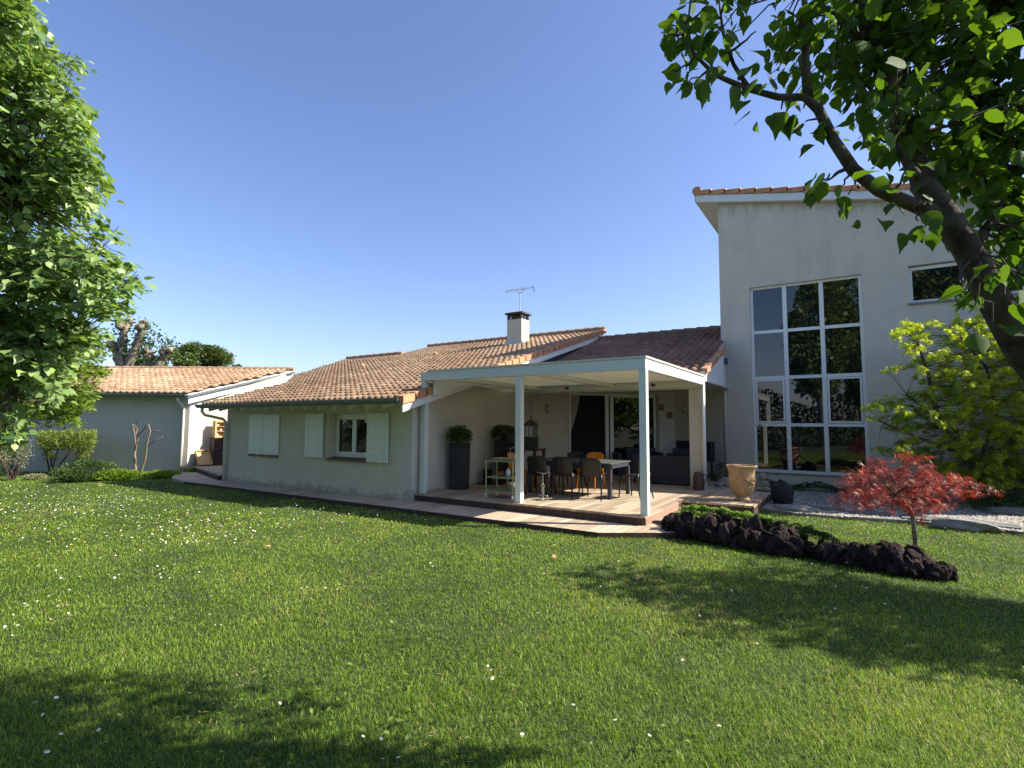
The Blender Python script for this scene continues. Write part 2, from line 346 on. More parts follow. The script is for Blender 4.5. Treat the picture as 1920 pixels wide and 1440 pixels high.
def thing(name, label, cat, loc=(0, 0, 0), rz=0, group=None):
    o = bpy.data.objects.new(name, None); COL.objects.link(o); o.location = [float(q) for q in loc]; o.rotation_euler = (0, 0, rz)
    o.empty_display_size = 0.1
    return tag(o, label, cat, group)
def copy_tree(o, parent=None):
    c = o.copy(); COL.objects.link(c); c.parent = parent
    for ch in list(o.children): copy_tree(ch, c)
    return c
def fastmesh(name, V, F, m, tv=None, parent=None, smooth=False):
    """V (n,3); F list of (faces array of constant width)"""
    me = bpy.data.meshes.new(name); V = np.asarray(V, np.float32)
    if parent is not None: V = V - world_loc(parent).astype(np.float32)
    me.vertices.add(len(V)); me.vertices.foreach_set('co', V.ravel())
    loops = np.concatenate([f.ravel() for f in F]).astype(np.int32)
    tot = np.concatenate([np.full(len(f), f.shape[1]) for f in F]).astype(np.int32)
    start = np.concatenate([[0], np.cumsum(tot)[:-1]]).astype(np.int32)
    me.loops.add(len(loops)); me.loops.foreach_set('vertex_index', loops)
    me.polygons.add(len(tot)); me.polygons.foreach_set('loop_start', start); me.polygons.foreach_set('loop_total', tot)
    if smooth: me.polygons.foreach_set('use_smooth', np.ones(len(tot), bool))
    if tv is not None:
        a = me.attributes.new('tv', 'FLOAT', 'POINT'); a.data.foreach_set('value', np.asarray(tv, np.float32))
    me.materials.append(m); me.update(calc_edges=True)
    o = bpy.data.objects.new(name, me); COL.objects.link(o)
    if parent is not None: o.parent = parent
    return o

# leaf outlines: (x across, y along, z fold)
def tpl_ovate(tip=1.0, wid=0.42, fold=0.16, curl=0.10):
    ys = [0, .10, .34, .62, .83, 1.08]; ws = [0, .62, 1.0, .80, .30, 0]
    V = []
    for y, w in zip(ys, ws):
        V.append((0, y, -curl * y * y))
    L = [(-wid * w, y, fold * w * wid * 1.6 - curl * y * y) for y, w in zip(ys, ws)][1:5]
    Rr = [(wid * w, y, fold * w * wid * 1.6 - curl * y * y) for y, w in zip(ys, ws)][1:5]
    V += L + Rr
    F3 = []; F4 = []
    for s_, sg in ((6, 1), (10, -1)):
        t = lambda *a: list(a) if sg == 1 else list(a)[::-1]
        F3.append(t(0, 1, s_)); F3.append(t(4, 5, s_ + 3))
        for i in range(3): F4.append(t(i + 1, i + 2, s_ + i + 1, s_ + i))
    return np.array(V), [np.array(F3), np.array(F4)]
def tpl_simple(wid=0.4, fold=0.15):
    V = np.array([(0, 0, 0), (-wid, .45, fold * wid), (0, 1, -.06), (wid, .45, fold * wid)])
    return V, [np.array([[0, 2, 1], [0, 3, 2]])]
def tpl_star(n=5, inner=0.28):
    V = [(0, 0.0, 0)]; 
    for i in range(n):
        a = R(-110 + 220 * i / (n - 1)); r = 0.75 + .25 * math.cos(a)
        V.append((math.sin(a - .24) * inner, math.cos(a - .24) * inner, .02)); V.append((math.sin(a) * r, math.cos(a) * r, -.06)); 
    a = R(110) + .24; V.append((math.sin(a) * inner, math.cos(a) * inner, .02))
    F = [[0, 1 + 2 * i, 2 + 2 * i] for i in range(n)] + [[0, 2 + 2 * i, 3 + 2 * i] for i in range(n)]
    return np.array(V) , [np.array(F)]
def tpl_blade():
    return np.array([(-.5, 0, 0), (.5, 0, 0), (.38, .55, -.07), (-.38, .55, -.07), (0, 1, -.3)]), [np.array([[0, 1, 2, 3]]), np.array([[3, 2, 4]])]
def norm(a): return a / (np.linalg.norm(a, axis=-1, keepdims=True) + 1e-9)
def leaf_geo(C, D, N, S, tpl, wscale=None):
    V, F = tpl; D = norm(D); X = norm(np.cross(D, N)); N = np.cross(X, D)
    n = len(C); k = len(V); S = np.broadcast_to(np.asarray(S, float), (n,))
    ws = S if wscale is None else wscale
    P = C[:, None, :] + X[:, None, :] * (V[None, :, 0:1] * ws[:, None, None]) + D[:, None, :] * (V[None, :, 1:2] * S[:, None, None]) + N[:, None, :] * (V[None, :, 2:3] * S[:, None, None])
    zf = rng.uniform(-.4, 2.6, n)[:, None, None]; P = P + N[:, None, :] * (V[None, :, 2:3] * S[:, None, None]) * (zf - 1)
    off = (np.arange(n) * k)[:, None, None]
    return P.reshape(-1, 3), [(f[None] + off).reshape(-1, f.shape[1]) for f in F], k
def leaves(name, C, D, N, S, tpl, m, parent=None, tv=None, smooth=False):
    P, F, k = leaf_geo(np.asarray(C), np.asarray(D), np.asarray(N), S, tpl)
    if tv is None: tv = rng.random(len(C))
    return fastmesh(name, P, F, m, np.repeat(tv, k), parent, smooth)
def rdir(n, up=0.0):
    v = rng.normal(size=(n, 3)); v[:, 2] += up; return norm(v)
def wobble(a, b, n=6, amp=.1, sag=0):
    a = np.array(a, float); b = np.array(b, float); L = np.linalg.norm(b - a); t = np.linspace(0, 1, n)[:, None]
    j = rng.normal(size=(n, 3)) * amp * L * .35; j[0] = 0; j[-1] = 0
    p = a + (b - a) * t + j; p[:, 2] += sag * L * np.sin(t[:, 0] * math.pi)
    return p

# ============================================================ ground
LZ = -0.07
gm = mat('lawn_soil', (0.026, 0.036, 0.011), 0.95, 0.35, 1.3, 0.8, 40, col2=(0.040, 0.062, 0.015), gen='Object')
gd = MB(); gd.add([(-160, -160, LZ - .02), (160, -160, LZ - .02), (160, 160, LZ - .02), (-160, 160, LZ - .02)], [[0, 1, 2, 3]])
tag(gd.build('lawn_ground', gm), 'lawn soil under the short grass', kind='structure')
PATH_Y = 8.02
pp = MB()
pp.prism([(-19.9, 9.35, LZ - .05), (-18.0, 8.3, LZ - .05), (-16.6, PATH_Y, LZ - .05), (-3.5, PATH_Y, LZ - .05), (-2.2, 8.9, LZ - .05), (-1.9, 11.34, LZ - .05), (-1.9, 12.5, LZ - .05), (-9, 12.5, LZ - .05), (-19.9, 10.2, LZ - .05)], (0, 0, 0.07 - LZ * 0 + .05 + .005 - .005))
tag(pp.build('boarded_path', M['path']), 'flat board path running along the foot of the house', kind='structure')
pe = MB(); pe.prism([(-16.6, PATH_Y - .012, LZ - .04), (-3.5, PATH_Y - .012, LZ - .04), (-3.5, PATH_Y - .012, .0), (-16.6, PATH_Y - .012, .0)], (0, .010, 0)); pe.prism([(-3.5, PATH_Y - .014, LZ - .04), (-2.195, 8.886, LZ - .04), (-2.195, 8.886, -.002), (-3.5, PATH_Y - .014, -.002)], (-.004, .010, 0)); tag(pe.build('path_edge', M['riser']), 'dark edge of the board path', kind='structure')
# gravel bed
gv = MB(); gv.prism([(-1.85, 12.35, LZ - .05), (-.6, 12.15, LZ - .05), (.8, 12.42, LZ - .05), (2.4, 12.25, LZ - .05), (4.6, 12.1, LZ - .05), (9, 12.1, LZ - .05), (9, 16.79, LZ - .05), (-3.2, 16.79, LZ - .05), (-3.04, 14.2, LZ - .05), (-1.85, 14.2, LZ - .05)], (0, 0, .10))
tag(gv.build('gravel_bed', M['gravelbase']), 'bed of pale gravel at the foot of the tall block', kind='structure')
GZ = LZ + .05
def pebbles():
    n = 17000
    x = rng.uniform(-3.0, 5.5, n); y = rng.uniform(12.05, 16.3, n)
    edge = 12.25 + .14 * np.sin(x * 2.1) + .05 * np.sin(x * 7)
    ok = (y > edge) & ~((x < -1.72) & (y < 14.3))
    x, y = x[ok], y[ok]; n = len(x)
    oct_ = np.array([(1, 0, 0), (.3, .8, 0), (-.8, .6, 0), (-1, -.3, 0), (-.1, -1, 0), (.7, -.7, 0), (.1, .1, .75)], float)
    a = rng.uniform(0, 6.28, n); s = rng.uniform(.011, .026, n)
    c, si = np.cos(a), np.sin(a)
    v = oct_[None] * np.stack([s * 1.3, s, s * .9], -1)[:, None, :]
    v = v + rng.normal(size=v.shape) * (s * .12)[:, None, None]
    P = np.stack([v[..., 0] * c[:, None] - v[..., 1] * si[:, None] + x[:, None], v[..., 0] * si[:, None] + v[..., 1] * c[:, None] + y[:, None], v[..., 2] + GZ + rng.uniform(-.002, .01, n)[:, None]], -1)
    f = np.array([[i, (i + 1) % 6, 6] for i in range(6)])
    F = (f[None] + (np.arange(n) * 7)[:, None, None]).reshape(-1, 3)
    tag(fastmesh('gravel', P.reshape(-1, 3), [F], M['pebble'], np.repeat(rng.random(n), 7)), 'loose pale gravel pebbles around the stepping stones', 'gravel', kind='stuff')
pebbles()

# ============================================================ tiled roofs
def tile_roof(name, O, U, V, poly, parent, m, pitch=.197, row=.335):
    O = np.array(O, float); U = norm(np.array(U, float)); V = norm(np.array(V, float)); N = np.cross(U, V)
    if N[2] < 0: N = -N
    poly = np.array(poly); lo = poly.min(0); hi = poly.max(0)
    uu = np.arange(lo[0], hi[0], pitch); vv = np.arange(lo[1], hi[1], row)
    A, B = np.meshgrid(uu, vv, indexing='ij'); A = A.ravel(); B = B.ravel(); cu = A + pitch / 2; cv = B + row / 2
    ins = np.zeros(len(A), bool); j = len(poly) - 1
    for i in range(len(poly)):
        xi, yi = poly[i]; xj, yj = poly[j]
        with np.errstate(divide='ignore', invalid='ignore'):
            ins ^= ((yi > cv) != (yj > cv)) & (cu < (xj - xi) * (cv - yi) / (yj - yi + 1e-12) + xi)
        j = i
    A, B = A[ins], B[ins]; n = len(A)
    t = np.array([0, .08, .2, .32, .44, .56, .64, .82, 1.0])
    h = np.where(t < .64, .060 * np.sin(np.pi * np.clip(t / .64, 0, 1)) ** .75, -.006 * np.sin(np.pi * (t - .64) / .36))
    k = len(t)
    P = []
    jit = rng.normal(size=(n, 3)) * np.array([.003, .005, .003])
    for vo, no in ((0.0, -.002), (0.0, .044), (row * 1.05, .002)):
        hh = h + no if no > 0 else h * .55 - .004
        if vo > 0: hh = h + no
        p = O + (A[:, None, None] + jit[:, None, 0:1] + t[None, :, None] * pitch) * U + (B[:, None, None] + jit[:, None, 1:2] + vo) * V + (hh[None, :, None] + jit[:, None, 2:3]) * N
        P.append(p)
    P = np.concatenate(P, 1)
    f = [[i, i + 1, k + i + 1, k + i] for i in range(k - 1)] + [[k + i, k + i + 1, 2 * k + i + 1, 2 * k + i] for i in range(k - 1)]
    F = (np.array(f)[None] + (np.arange(n) * 3 * k)[:, None, None]).reshape(-1, 4)
    big = .5 + .22 * np.sin(A * 1.1 + B * .7) + .12 * np.sin(B * 2.3 - A * .4)
    tv = np.clip(big * .55 + rng.normal(size=n) * .12 + .26, 0, 1)
    ob = fastmesh(name, P.reshape(-1, 3), [F], m, np.repeat(tv, 3 * k), parent)
    return ob
def verge_tiles(name, a, b, parent, m, side=1, h=.15, w=.16, n=None, up=.05):
    """L-shaped edge tiles stepped along a roof edge from a to b (low to high)"""
    a = np.array(a, float); b = np.array(b, float); L = np.linalg.norm(b - a); n = n or int(L / .36)
    d = (b - a) / L; s = norm(np.cross(d, [0, 0, 1.0])) * side
    mb = MB()
    for i in range(n):
        p = a + d * (L * i / n); q = a + d * (L * (i + 1.12) / n); zz = np.array([0, 0, 1.0])
        lo, hi = random.uniform(-.006, .006), .026
        c = []
        for P_, up_ in ((p, hi + lo), (q, 0 + lo)):
            c += [P_ - s * w + zz * (up_ + up - h), P_ + zz * (up_ + up - h), P_ + zz * (up_ + up), P_ - s * w + zz * (up_ + up)]
        mb.add(c, [[0, 1, 2, 3], [7, 6, 5, 4], [0, 4, 5, 1], [1, 5, 6, 2], [2, 6, 7, 3], [3, 7, 4, 0]], random.random())
    return mb.build(name, m, parent)
def ridge_tiles(name, a, b, parent, m, r=.11):
    a = np.array(a, float); b = np.array(b, float); L = np.linalg.norm(b - a); n = int(L / .4); d = (b - a) / L
    mb = MB()
    for i in range(n):
        p = a + d * (L * i / n); q = a + d * (L * (i + 1.08) / n)
        mb.tube([p + [0, 0, .015], q], [r * 1.12, r * .93], 10)
    return mb.build(name, m, parent)
def gutter(name, a, b, parent, m, r=.075, out=(0, -1)):
    a = np.array(a, float); b = np.array(b, float); o = np.array([out[0], out[1], 0.0]); mb = MB(); k = 9
    for s, flip in ((1.0, 0), (.9, 1)):
        vs = []
        for P_ in (a, b):
            for i in range(k):
                t = math.pi * i / (k - 1); vs.append(P_ + o * math.cos(t) * r * s + np.array([0, 0, -1]) * math.sin(t) * r * 1.15 * s)
        fs = [[i, i + 1, k + i + 1, k + i] for i in range(k - 1)]
        mb.add(vs, [f[::-1] for f in fs] if flip else fs)
    for P_ in (a, b):
        mb.add([P_ + o * math.cos(math.pi * i / (k - 1)) * r + np.array([0, 0, -1]) * math.sin(math.pi * i / (k - 1)) * r * 1.15 for i in range(k)], [list(range(k))])
    mb.tube([a + o * r, b + o * r], .009, 6)
    return mb.build(name, m, parent)

# ============================================================ long low house
KS = .285; Z0 = 2.27; Y0 = 8.28
zr = lambda y: Z0 + KS * (y - Y0)
XW0, XW1, YF = -16.0, -8.39, 8.87
house = thing('low_house', 'long low cream house with orange tiled roof, white shutters and chimney behind the pergola', 'house', (-12, 8.87, 0))
mb = MB()
OX0, OX1, OZ0, OZ1 = -11.27, -9.81, .84, 1.965
T = .34
mb.box(XW0, OX0, YF, YF + T, LZ, 2.42); mb.box(OX1, XW1 - .25, YF, YF + T, LZ, 2.42)
mb.box(OX0, OX1, YF, YF + T, LZ, OZ0); mb.box(OX0, OX1, YF, YF + T, OZ1, 2.42)
mb.box(XW0, XW0 + .25, YF + T, 19, LZ, 2.42)
mb.build('front_wall', M['wall_low'], house)
mb = MB()
mb.prism([(XW1, YF, LZ), (XW1, 19.0, LZ), (XW1, 19.0, zr(19.0) - .13), (XW1, YF, zr(YF) - .13)], (-.25, 0, 0))
mb.build('gable_wall', M['wall'], house)
# roof: slab + tiles
poly = [(-16.35, Y0), (-8.12, Y0), (-8.12, 19.2), (-17.1, 19.2), (-16.9, 17.0), (-20.4, 17.0), (-18.4, 12.9), (-16.35, 11.3)]
mb = MB(); mb.prism([(x, y, zr(y) - .13) for x, y in poly], (0, 0, .09)); slab = mb.build('roof_boards', M['soffit'], house)
csl = math.sqrt(1 + KS * KS)
roof = tile_roof('roof', (0, Y0 - .03, Z0 - .035), (1, 0, 0), (0, 1, KS), [(x + (.0), (y - Y0) * csl) for x, y in poly], house, M['tile'])
verge_tiles('verge_tiles', (-8.06, Y0 - .05, Z0 - .03), (-8.06, 19.25, zr(19.25)), house, M['tile_edge'], 1, .17, .17)
ridge_tiles('ridge_tiles', (-17.2, 19.2, zr(19.2) + .06), (-8.1, 19.2, zr(19.2) + .06), house, M['tile'])
ridge_tiles('ridge_tiles', (-20.4, 17.02, zr(17.02) + .05), (-16.8, 17.02, zr(17.02) + .05), house, M['tile'])
mb = MB(); mb.prism([(-8.10, Y0 - .02, zr(Y0) - .30), (-8.10, 19.1, zr(19.1) - .30), (-8.10, 19.1, zr(19.1) - .11), (-8.10, Y0 - .02, zr(Y0) - .11)], (-.03, 0, 0))
mb.build('bargeboard', M['fascia'], house)
mb = MB(); mb.prism([(-8.03, 9.16, zr(9.16) - .16), (-8.03, 10.93, 2.81), (-8.03, 9.16, 2.81)], (-.02, 0, 0)); mb.build('closing_panel', M['fascia'], house)
for i in range(15):
    mb = MB(); x = -16.1 + i * .56; y0_, y1_ = Y0 + .07, YF
    mb.hexa([(x, y0_, zr(y0_) - .24), (x + .07, y0_, zr(y0_) - .24), (x + .07, y1_, zr(y1_) - .24), (x, y1_, zr(y1_) - .24), (x, y0_, zr(y0_) - .132), (x + .07, y0_, zr(y0_) - .132), (x + .07, y1_, zr(y1_) - .132), (x, y1_, zr(y1_) - .132)])
    mb.build('rafter', M['soffit'], house)
gutter('gutter', (-16.5, Y0 - .04, Z0 - .02), (-8.17, Y0 - .04, Z0 - .02), house, M['gutter'], .085)
mb = MB()
a0 = np.array([-16.28, Y0 - .02, Z0 - .1])
mb.tube([a0, a0 + [0, 0, -.12], a0 + [.05, .06, -.22], (-15.98, 8.74, 1.83), (-15.93, 8.80, 1.72), (-15.93, 8.80, .9), (-15.93, 8.80, .01)], .045, 10)
for z in (1.5, .8): mb.box(-15.99, -15.87, 8.745, 8.87, z, z + .025)
mb.build('downpipe', M['pipe'], house, True)
# windows of the low house
def shutter(x0, x1, z0, z1, y, hinge, name='shutter', parent=house):
    mb = MB(); n = 5; w = (x1 - x0) / n
    for i in range(n): mb.box(x0 + i * w, x0 + (i + 1) * w - .004, y - .03, y, z0, z1, .003)
    for zz in (z0 + .16, z1 - .22): mb.box(x0 + .01, x1 - .01, y - .042, y - .030, zz, zz + .09, .004)
    ob = mb.build(name, M['shutter'], parent)
    for zz in (z0 + .19, z1 - .18):
        mb = MB(); hx = x0 if hinge < 0 else x1
        mb.box(hx - .05 if hinge < 0 else hx - .012, hx + .012 if hinge < 0 else hx + .05, y - .055, y - .028, zz - .02, zz + .02, .004); mb.tube([(hx + hinge * .03, y - .05, zz - .045), (hx + hinge * .03, y - .05, zz + .045)], .012, 8); mb.build('hinge', M['shutter'], ob)
    mb = MB(); mb.tube([(x0 + (x1 - x0) * (.3 if hinge > 0 else .7), y - .03, z0 + .01), (x0 + (x1 - x0) * (.3 if hinge > 0 else .7), y - .05, z0 - .05), (x0 + (x1 - x0) * (.24 if hinge > 0 else .62), y - .05, z0 - .10)], .010, 6)
    mb.build('stay', M['shutter'], ob)
    return ob
w1 = MB(); w1.box(-14.74, -13.36, YF - .012, YF + .05, .80, .842); 
shut = shutter(-14.77, -14.055, OZ0, OZ1, YF - .005, -1); shutter(-14.045, -13.33, OZ0, OZ1, YF - .005, 1)
mb = MB(); mb.box(-14.74, -13.36, YF - .05, YF, .775, .83, .01); mb.build('sill', M['brick_sill'], house)
shutter(-12.14, -11.42, OZ0 + .01, OZ1, YF - .04, 1); shutter(-9.80, -9.085, OZ0 - .03, OZ1, YF - .04, -1)
def casement(x0, x1, z0, z1, y, parent):
    fr = MB(); t = .055
    fr.box(x0, x1, y, y + .07, z0, z0 + t); fr.box(x0, x1, y, y + .07, z1 - t, z1); fr.box(x0, x0 + t, y, y + .07, z0 + t, z1 - t); fr.box(x1 - t, x1, y, y + .07, z0 + t, z1 - t)
    xm = (x0 + x1) / 2; wd_ = fr.build('window', M['pvc'], parent)
    s = MB(); q = .065
    for a, b in ((x0 + t + .004, xm - .003), (xm + .003, x1 - t - .004)):
        c, d = z0 + t + .004, z1 - t - .004
        s.box(a, b, y - .015, y + .045, c, c + q, .006); s.box(a, b, y - .015, y + .045, d - q, d, .006); s.box(a, a + q, y - .015, y + .045, c + q, d - q); s.box(b - q, b, y - .015, y + .045, c + q, d - q)
    s.build('sash', M['pvc'], wd_)
    g = MB()
    for a, b in ((x0 + t, xm), (xm, x1 - t)): g.box(a + q * .6, b - q * .6, y + .012, y + .02, z0 + t + q * .6, z1 - t - q * .6)
    g.build('pane', M['glass_dark'], wd_)
    return wd_
wn = casement(OX0 + .03, OX1 - .02, OZ0 + .04, OZ1 - .02, YF + .20, house)
sl_ = MB(); sl_.hexa([(OX0 - .03, YF - .06, OZ0 - .045), (OX1 + .03, YF - .06, OZ0 - .045), (OX1 + .03, YF + .20, OZ0 - .02), (OX0 - .03, YF + .20, OZ0 - .02), (OX0 - .03, YF - .06, OZ0 - .01), (OX1 + .03, YF - .06, OZ0 - .01), (OX1 + .03, YF + .20, OZ0 + .035), (OX0 - .03, YF + .20, OZ0 + .035)])
sl_.build('sill', M['brick_sill'], wn)
for q in [(445, 853), (548, 856)]:
    p_ = PY(*q, YF); mb = MB(); mb.tube([p_ + [-.03, -.01, -.06], p_ + [0, -.05, 0], p_ + [.05, -.05, .05]], .010, 6); mb.build('shutter_stay', M['shutter'], house)
# chimney
ch = MB(); cx, cy = -10.86, 17.25; cz = zr(cy)
ch.box(cx - .33, cx + .33, cy - .28, cy + .28, cz - .3, cz + .92); chim = ch.build('chimney', M['wall_low'], roof)
c2 = MB()
for dx in (-.28, .28):
    for dy in (-.23, .23): c2.box(cx + dx - .05, cx + dx + .05, cy + dy - .05, cy + dy + .05, cz + .92, cz + 1.12)
c2.box(cx - .22, cx + .22, cy - .17, cy + .17, cz + .90, cz + 1.05)
c2.box(cx - .40, cx + .40, cy - .35, cy + .35, cz + 1.12, cz + 1.19, .01)
c2.build('chimney_cap', mat('sooty_concrete', (0.07, 0.065, 0.06), .9, .3, 8), roof)
ff = MB(); ff.box(cx - .40, cx + .40, cy - .36, cy - .283, cz - .07, cz + .05); ff.build('chimney_flashing', M['zinc'], roof)
vt = MB(); vt.lathe([(.10, 0), (.10, .05), (.07, .10), (.02, .13)], (-13.6, 15.6, zr(15.6) + .02), 10); vt.build('roof_vent', M['tile_edge'], roof)
vt = MB(); p_ = np.array([-15.8, 13.9, zr(13.9) + .03]); vt.lathe([(.12, 0), (.11, .05), (.05, .11), (.01, .12)], p_, 10); vt.build('roof_vent', M['tile_edge'], roof)

# middle part: roof over the terrace, header, column, back walls
ME = 13.42; MZ = 3.05; MK = .36
zm = lambda y: MZ + MK * (y - ME)
mslab = MB(); mp_ = [(-8.385, ME), (-3.03, ME), (-3.03, 15.62), (-3.22, 15.62), (-3.22, 18.7), (-8.385, 18.7)]
mslab.prism([(x, y, zm(y) - .1) for x, y in mp_], (0, 0, .07)); mslab.build('terrace_roof_boards', M['soffit'], house)
cm = math.sqrt(1 + MK * MK)
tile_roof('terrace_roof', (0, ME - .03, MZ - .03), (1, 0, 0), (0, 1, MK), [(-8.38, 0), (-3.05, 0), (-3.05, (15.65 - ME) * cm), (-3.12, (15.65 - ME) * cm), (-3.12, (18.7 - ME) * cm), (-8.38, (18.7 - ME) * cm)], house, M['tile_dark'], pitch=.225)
verge_tiles('terrace_verge_tiles', (-2.97, ME - .05, MZ - .02), (-2.97, 15.66, zm(15.66)), house, M['tile_edge'], 1, .13, .14)
ridge_tiles('terrace_ridge_tiles', (-8.3, 18.7, zm(18.7) + .03), (-3.2, 18.7, zm(18.7) + .03), house, M['tile_dark'], .10)
mb = MB(); mb.prism([(-8.36, ME, zm(ME) + .02), (-8.36, 18.7, zm(18.7) + .02), (-8.36, 18.7, zm(18.7) + .16), (-8.36, ME, zm(ME) + .16)], (.02, 0, 0)); mb.prism([(-8.34, ME, zm(ME) + .055), (-8.34, 18.7, zm(18.7) + .055), (-8.14, 18.7, zm(18.7) + .045), (-8.14, ME, zm(ME) + .045)], (0, 0, .015))
mb.build('lead_flashing', mat('lead', (0.10, 0.12, 0.17), .6, .1, 5, metal=.3), house)
gutter('terrace_gutter', (-8.3, ME - .05, MZ - .03), (-3.03, ME - .05, MZ - .03), house, M['zinc'], .085)
mb = MB(); mb.prism([(-3.10, ME, 2.80), (-3.10, 15.75, 2.80), (-3.10, 15.75, zm(15.75) - .1), (-3.10, ME, zm(ME) - .1)], (.05, 0, 0)); mb.build('gable_board', M['fascia'], house)
mb = MB(); mb.box(XW1, -3.10, ME, ME + .24, 2.62, 2.80); mb.box(XW1, -3.10, ME + .03, ME + .2, 2.80, 2.96); mb.build('header_beam', M['wall'], house)
mb = MB(); mb.box(-3.45, -3.12, ME + .02, ME + .28, .165, 2.62, .008); mb.build('column', M['wall'], house)
mb = MB(); mb.box(XW1, -3.1, ME + .24, 19, 2.80, 2.86); mb.build('terrace_ceiling', M['wall'], house)
pA = np.array([-8.39, 14.22]); _d = np.array([math.cos(R(45)), math.sin(R(45))]); _r = ray(1265, 800); _t = np.linalg.solve(np.array([[_r[0], -_d[0]], [_r[1], -_d[1]]]), pA); pB = pA + _d * _t[1]; pCc = np.array([-3.34, 16.78])
mb = MB(); mb.wall(pA, pB, .25, 0.0, 2.80); mb.wall(pB, pCc, .25, 0, 2.80); mb.build('terrace_wall', M['wall'], house)
dAB = (pB - pA) / np.linalg.norm(pB - pA); nAB = np.array([dAB[1], -dAB[0]])     # towards the terrace
dBC = (pCc - pB) / np.linalg.norm(pCc - pB); nBC = np.array([dBC[1], -dBC[0]])
def PL(px, py, a, d):
    r = ray(px, py); A_ = np.array([[r[0], -d[0]], [r[1], -d[1]]]); t, s = np.linalg.solve(A_, a); return s, HCAM + r[2] * t   # distance along wall, height
def onw(s, out, a=pA, d=dAB, n=nAB): q = a + d * s + n * out; return q
def wbox(mb, s0, s1, o0, o1, z0, z1, a=pA, d=dAB, n=nAB):
    c = [onw(s0, o0, a, d, n), onw(s1, o0, a, d, n), onw(s1, o1, a, d, n), onw(s0, o1, a, d, n)]
    mb.hexa([(*q, z0) for q in c] + [(*q, z1) for q in c]); return mb
# sliding door
sL = PL(1069, 780, pA, dAB)[0]; sM = PL(1134, 780, pA, dAB)[0]; sM2 = PL(1149, 780, pA, dAB)[0]; sR = PL(1224, 780, pA, dAB)[0]; dz = PL(1135, 742, pA, dAB)[1]; Dz0 = .19
d_ = MB(); wbox(d_, sL - .05, sR + .06, .002, .07, dz, dz + .06); wbox(d_, sL - .05, sR + .06, .002, .09, .166, Dz0); wbox(d_, sL - .05, sL, .002, .07, Dz0, dz); wbox(d_, sR, sR + .06, .002, .07, Dz0, dz)
door = d_.build('sliding_door', M['pvc'], house)
d_ = MB(); wbox(d_, sM, sM + (sM2 - sM) * .42, .01, .045, Dz0, dz); wbox(d_, sM2 - (sM2 - sM) * .42, sM2, .02, .065, Dz0, dz); wbox(d_, sM2, sR, .02, .065, dz - .05, dz); wbox(d_, sM2, sR, .02, .065, Dz0, Dz0 + .08); d_.build('frame', M['pvc'], door)
d_ = MB(); wbox(d_, sM2, sR, .035, .045, Dz0 + .08, dz - .05); d_.build('pane', M['glass'], door)
d_ = MB(); wbox(d_, sL, sM, .004, .012, Dz0, dz); wbox(d_, sM, sM2, .004, .009, Dz0, dz); d_.build('unlit_room_panel', M['dark'], door)  # black panel paints the darkness of the room behind the open leaf
d_ = MB(); q0 = onw(sL, .014); q1 = onw(sL + .32, .014); q2 = onw(sL + .02, .02)
d_.prism([(*q0, dz), (*q1, dz), (*onw(sL + .22, .014), dz - .5), (*q2, dz - 1.15), (*q0, dz - 1.2)], (*(nAB * .02), 0)); d_.build('curtain', M['curtain'], door)
d_ = MB(); wbox(d_, sR + .06, sR + .2, .002, .03, .166, dz + .05); d_.build('door_jamb', mat('beige_jamb', (.34, .31, .22), .7, .05, 3), door)
# deck
deck = thing('wooden_deck', 'raised wooden deck of weathered boards under the white pergola', 'deck', (-5.6, 9, 0))
mb = MB(); mb.prism([(XW1 + .002, 8.96, .125), (-3.06, 8.96, .125), (-3.06, 11.30, .125), (-1.70, 11.30, .125), (-1.70, 14.6, .125), (-3.05, 15.6, .125), (-3.05, 16.2, .125), (-5.1, 18.0, .125), (XW1 + .002, 14.2, .125)], (0, 0, .04)); mb.build('boards', M['deck'], deck)
mb = MB(); x = XW1 + .01
while x < -3.2: mb.box(x, x + .139, 8.972, 8.998, .003, .125, .003); x += .139
mb.build('front_riser', M['riser'], deck)
mb = MB(); mb.box(-3.08, -1.73, 11.312, 11.335, .003, .125, .003); mb.build('step_riser', M['riser'], deck)
mb = MB(); mb.box(-3.09, -3.066, 9.0, 11.31, .003, .125, .003); mb.build('side_riser', M['riser_lit'], deck)
mb = MB(); mb.box(-1.735, -1.71, 11.34, 14.6, LZ, .125); mb.build('end_riser', M['riser'], deck)
mb = MB(); q = PY(1308, 942, 11.3); mb.tube([q + [0, -.006, 0], q + [0, .03, 0]], .022, 14); mb.build('step_light', M['lampglass'], deck)

# ============================================================ tall block
YT = 16.8
KT = YT / 15.7
tX = lambda v: v * KT
tZ = lambda v: HCAM + (v - HCAM) * KT
tall = thing('tall_house_block', 'tall pale rendered house block with big grid window and single-slope roof', 'house', (0, YT, 0))
zt = lambda x: tZ(8.09) - .208 * (x - tX(-3.09))
XE = 7.5
WX0, WX1, WZ0, WZ1 = tX(-2.32), tX(.27), tZ(.47), tZ(5.52)
SX0, SX1, SZ0, SZ1 = tX(1.22), tX(3.3), tZ(4.66), tZ(5.57)
mb = MB()
def seg(x0, x1, z0, z1=None):
    if z1 is None: mb.prism([(x0, YT, z0), (x1, YT, z0), (x1, YT, zt(x1)), (x0, YT, zt(x0))], (0, .35, 0))
    else: mb.box(x0, x1, YT, YT + .35, z0, z1)
TL = tX(-3.10); seg(TL, WX0, LZ); seg(WX0, WX1, LZ, WZ0); seg(WX0, WX1, WZ1); seg(WX1, SX0, LZ); seg(SX0, SX1, LZ, SZ0); seg(SX0, SX1, SZ1); seg(SX1, XE, LZ)
mb.prism([(TL, YT + .35, LZ), (TL, 27, LZ), (TL, 27, zt(TL)), (TL, YT + .35, zt(TL))], (.3, 0, 0))
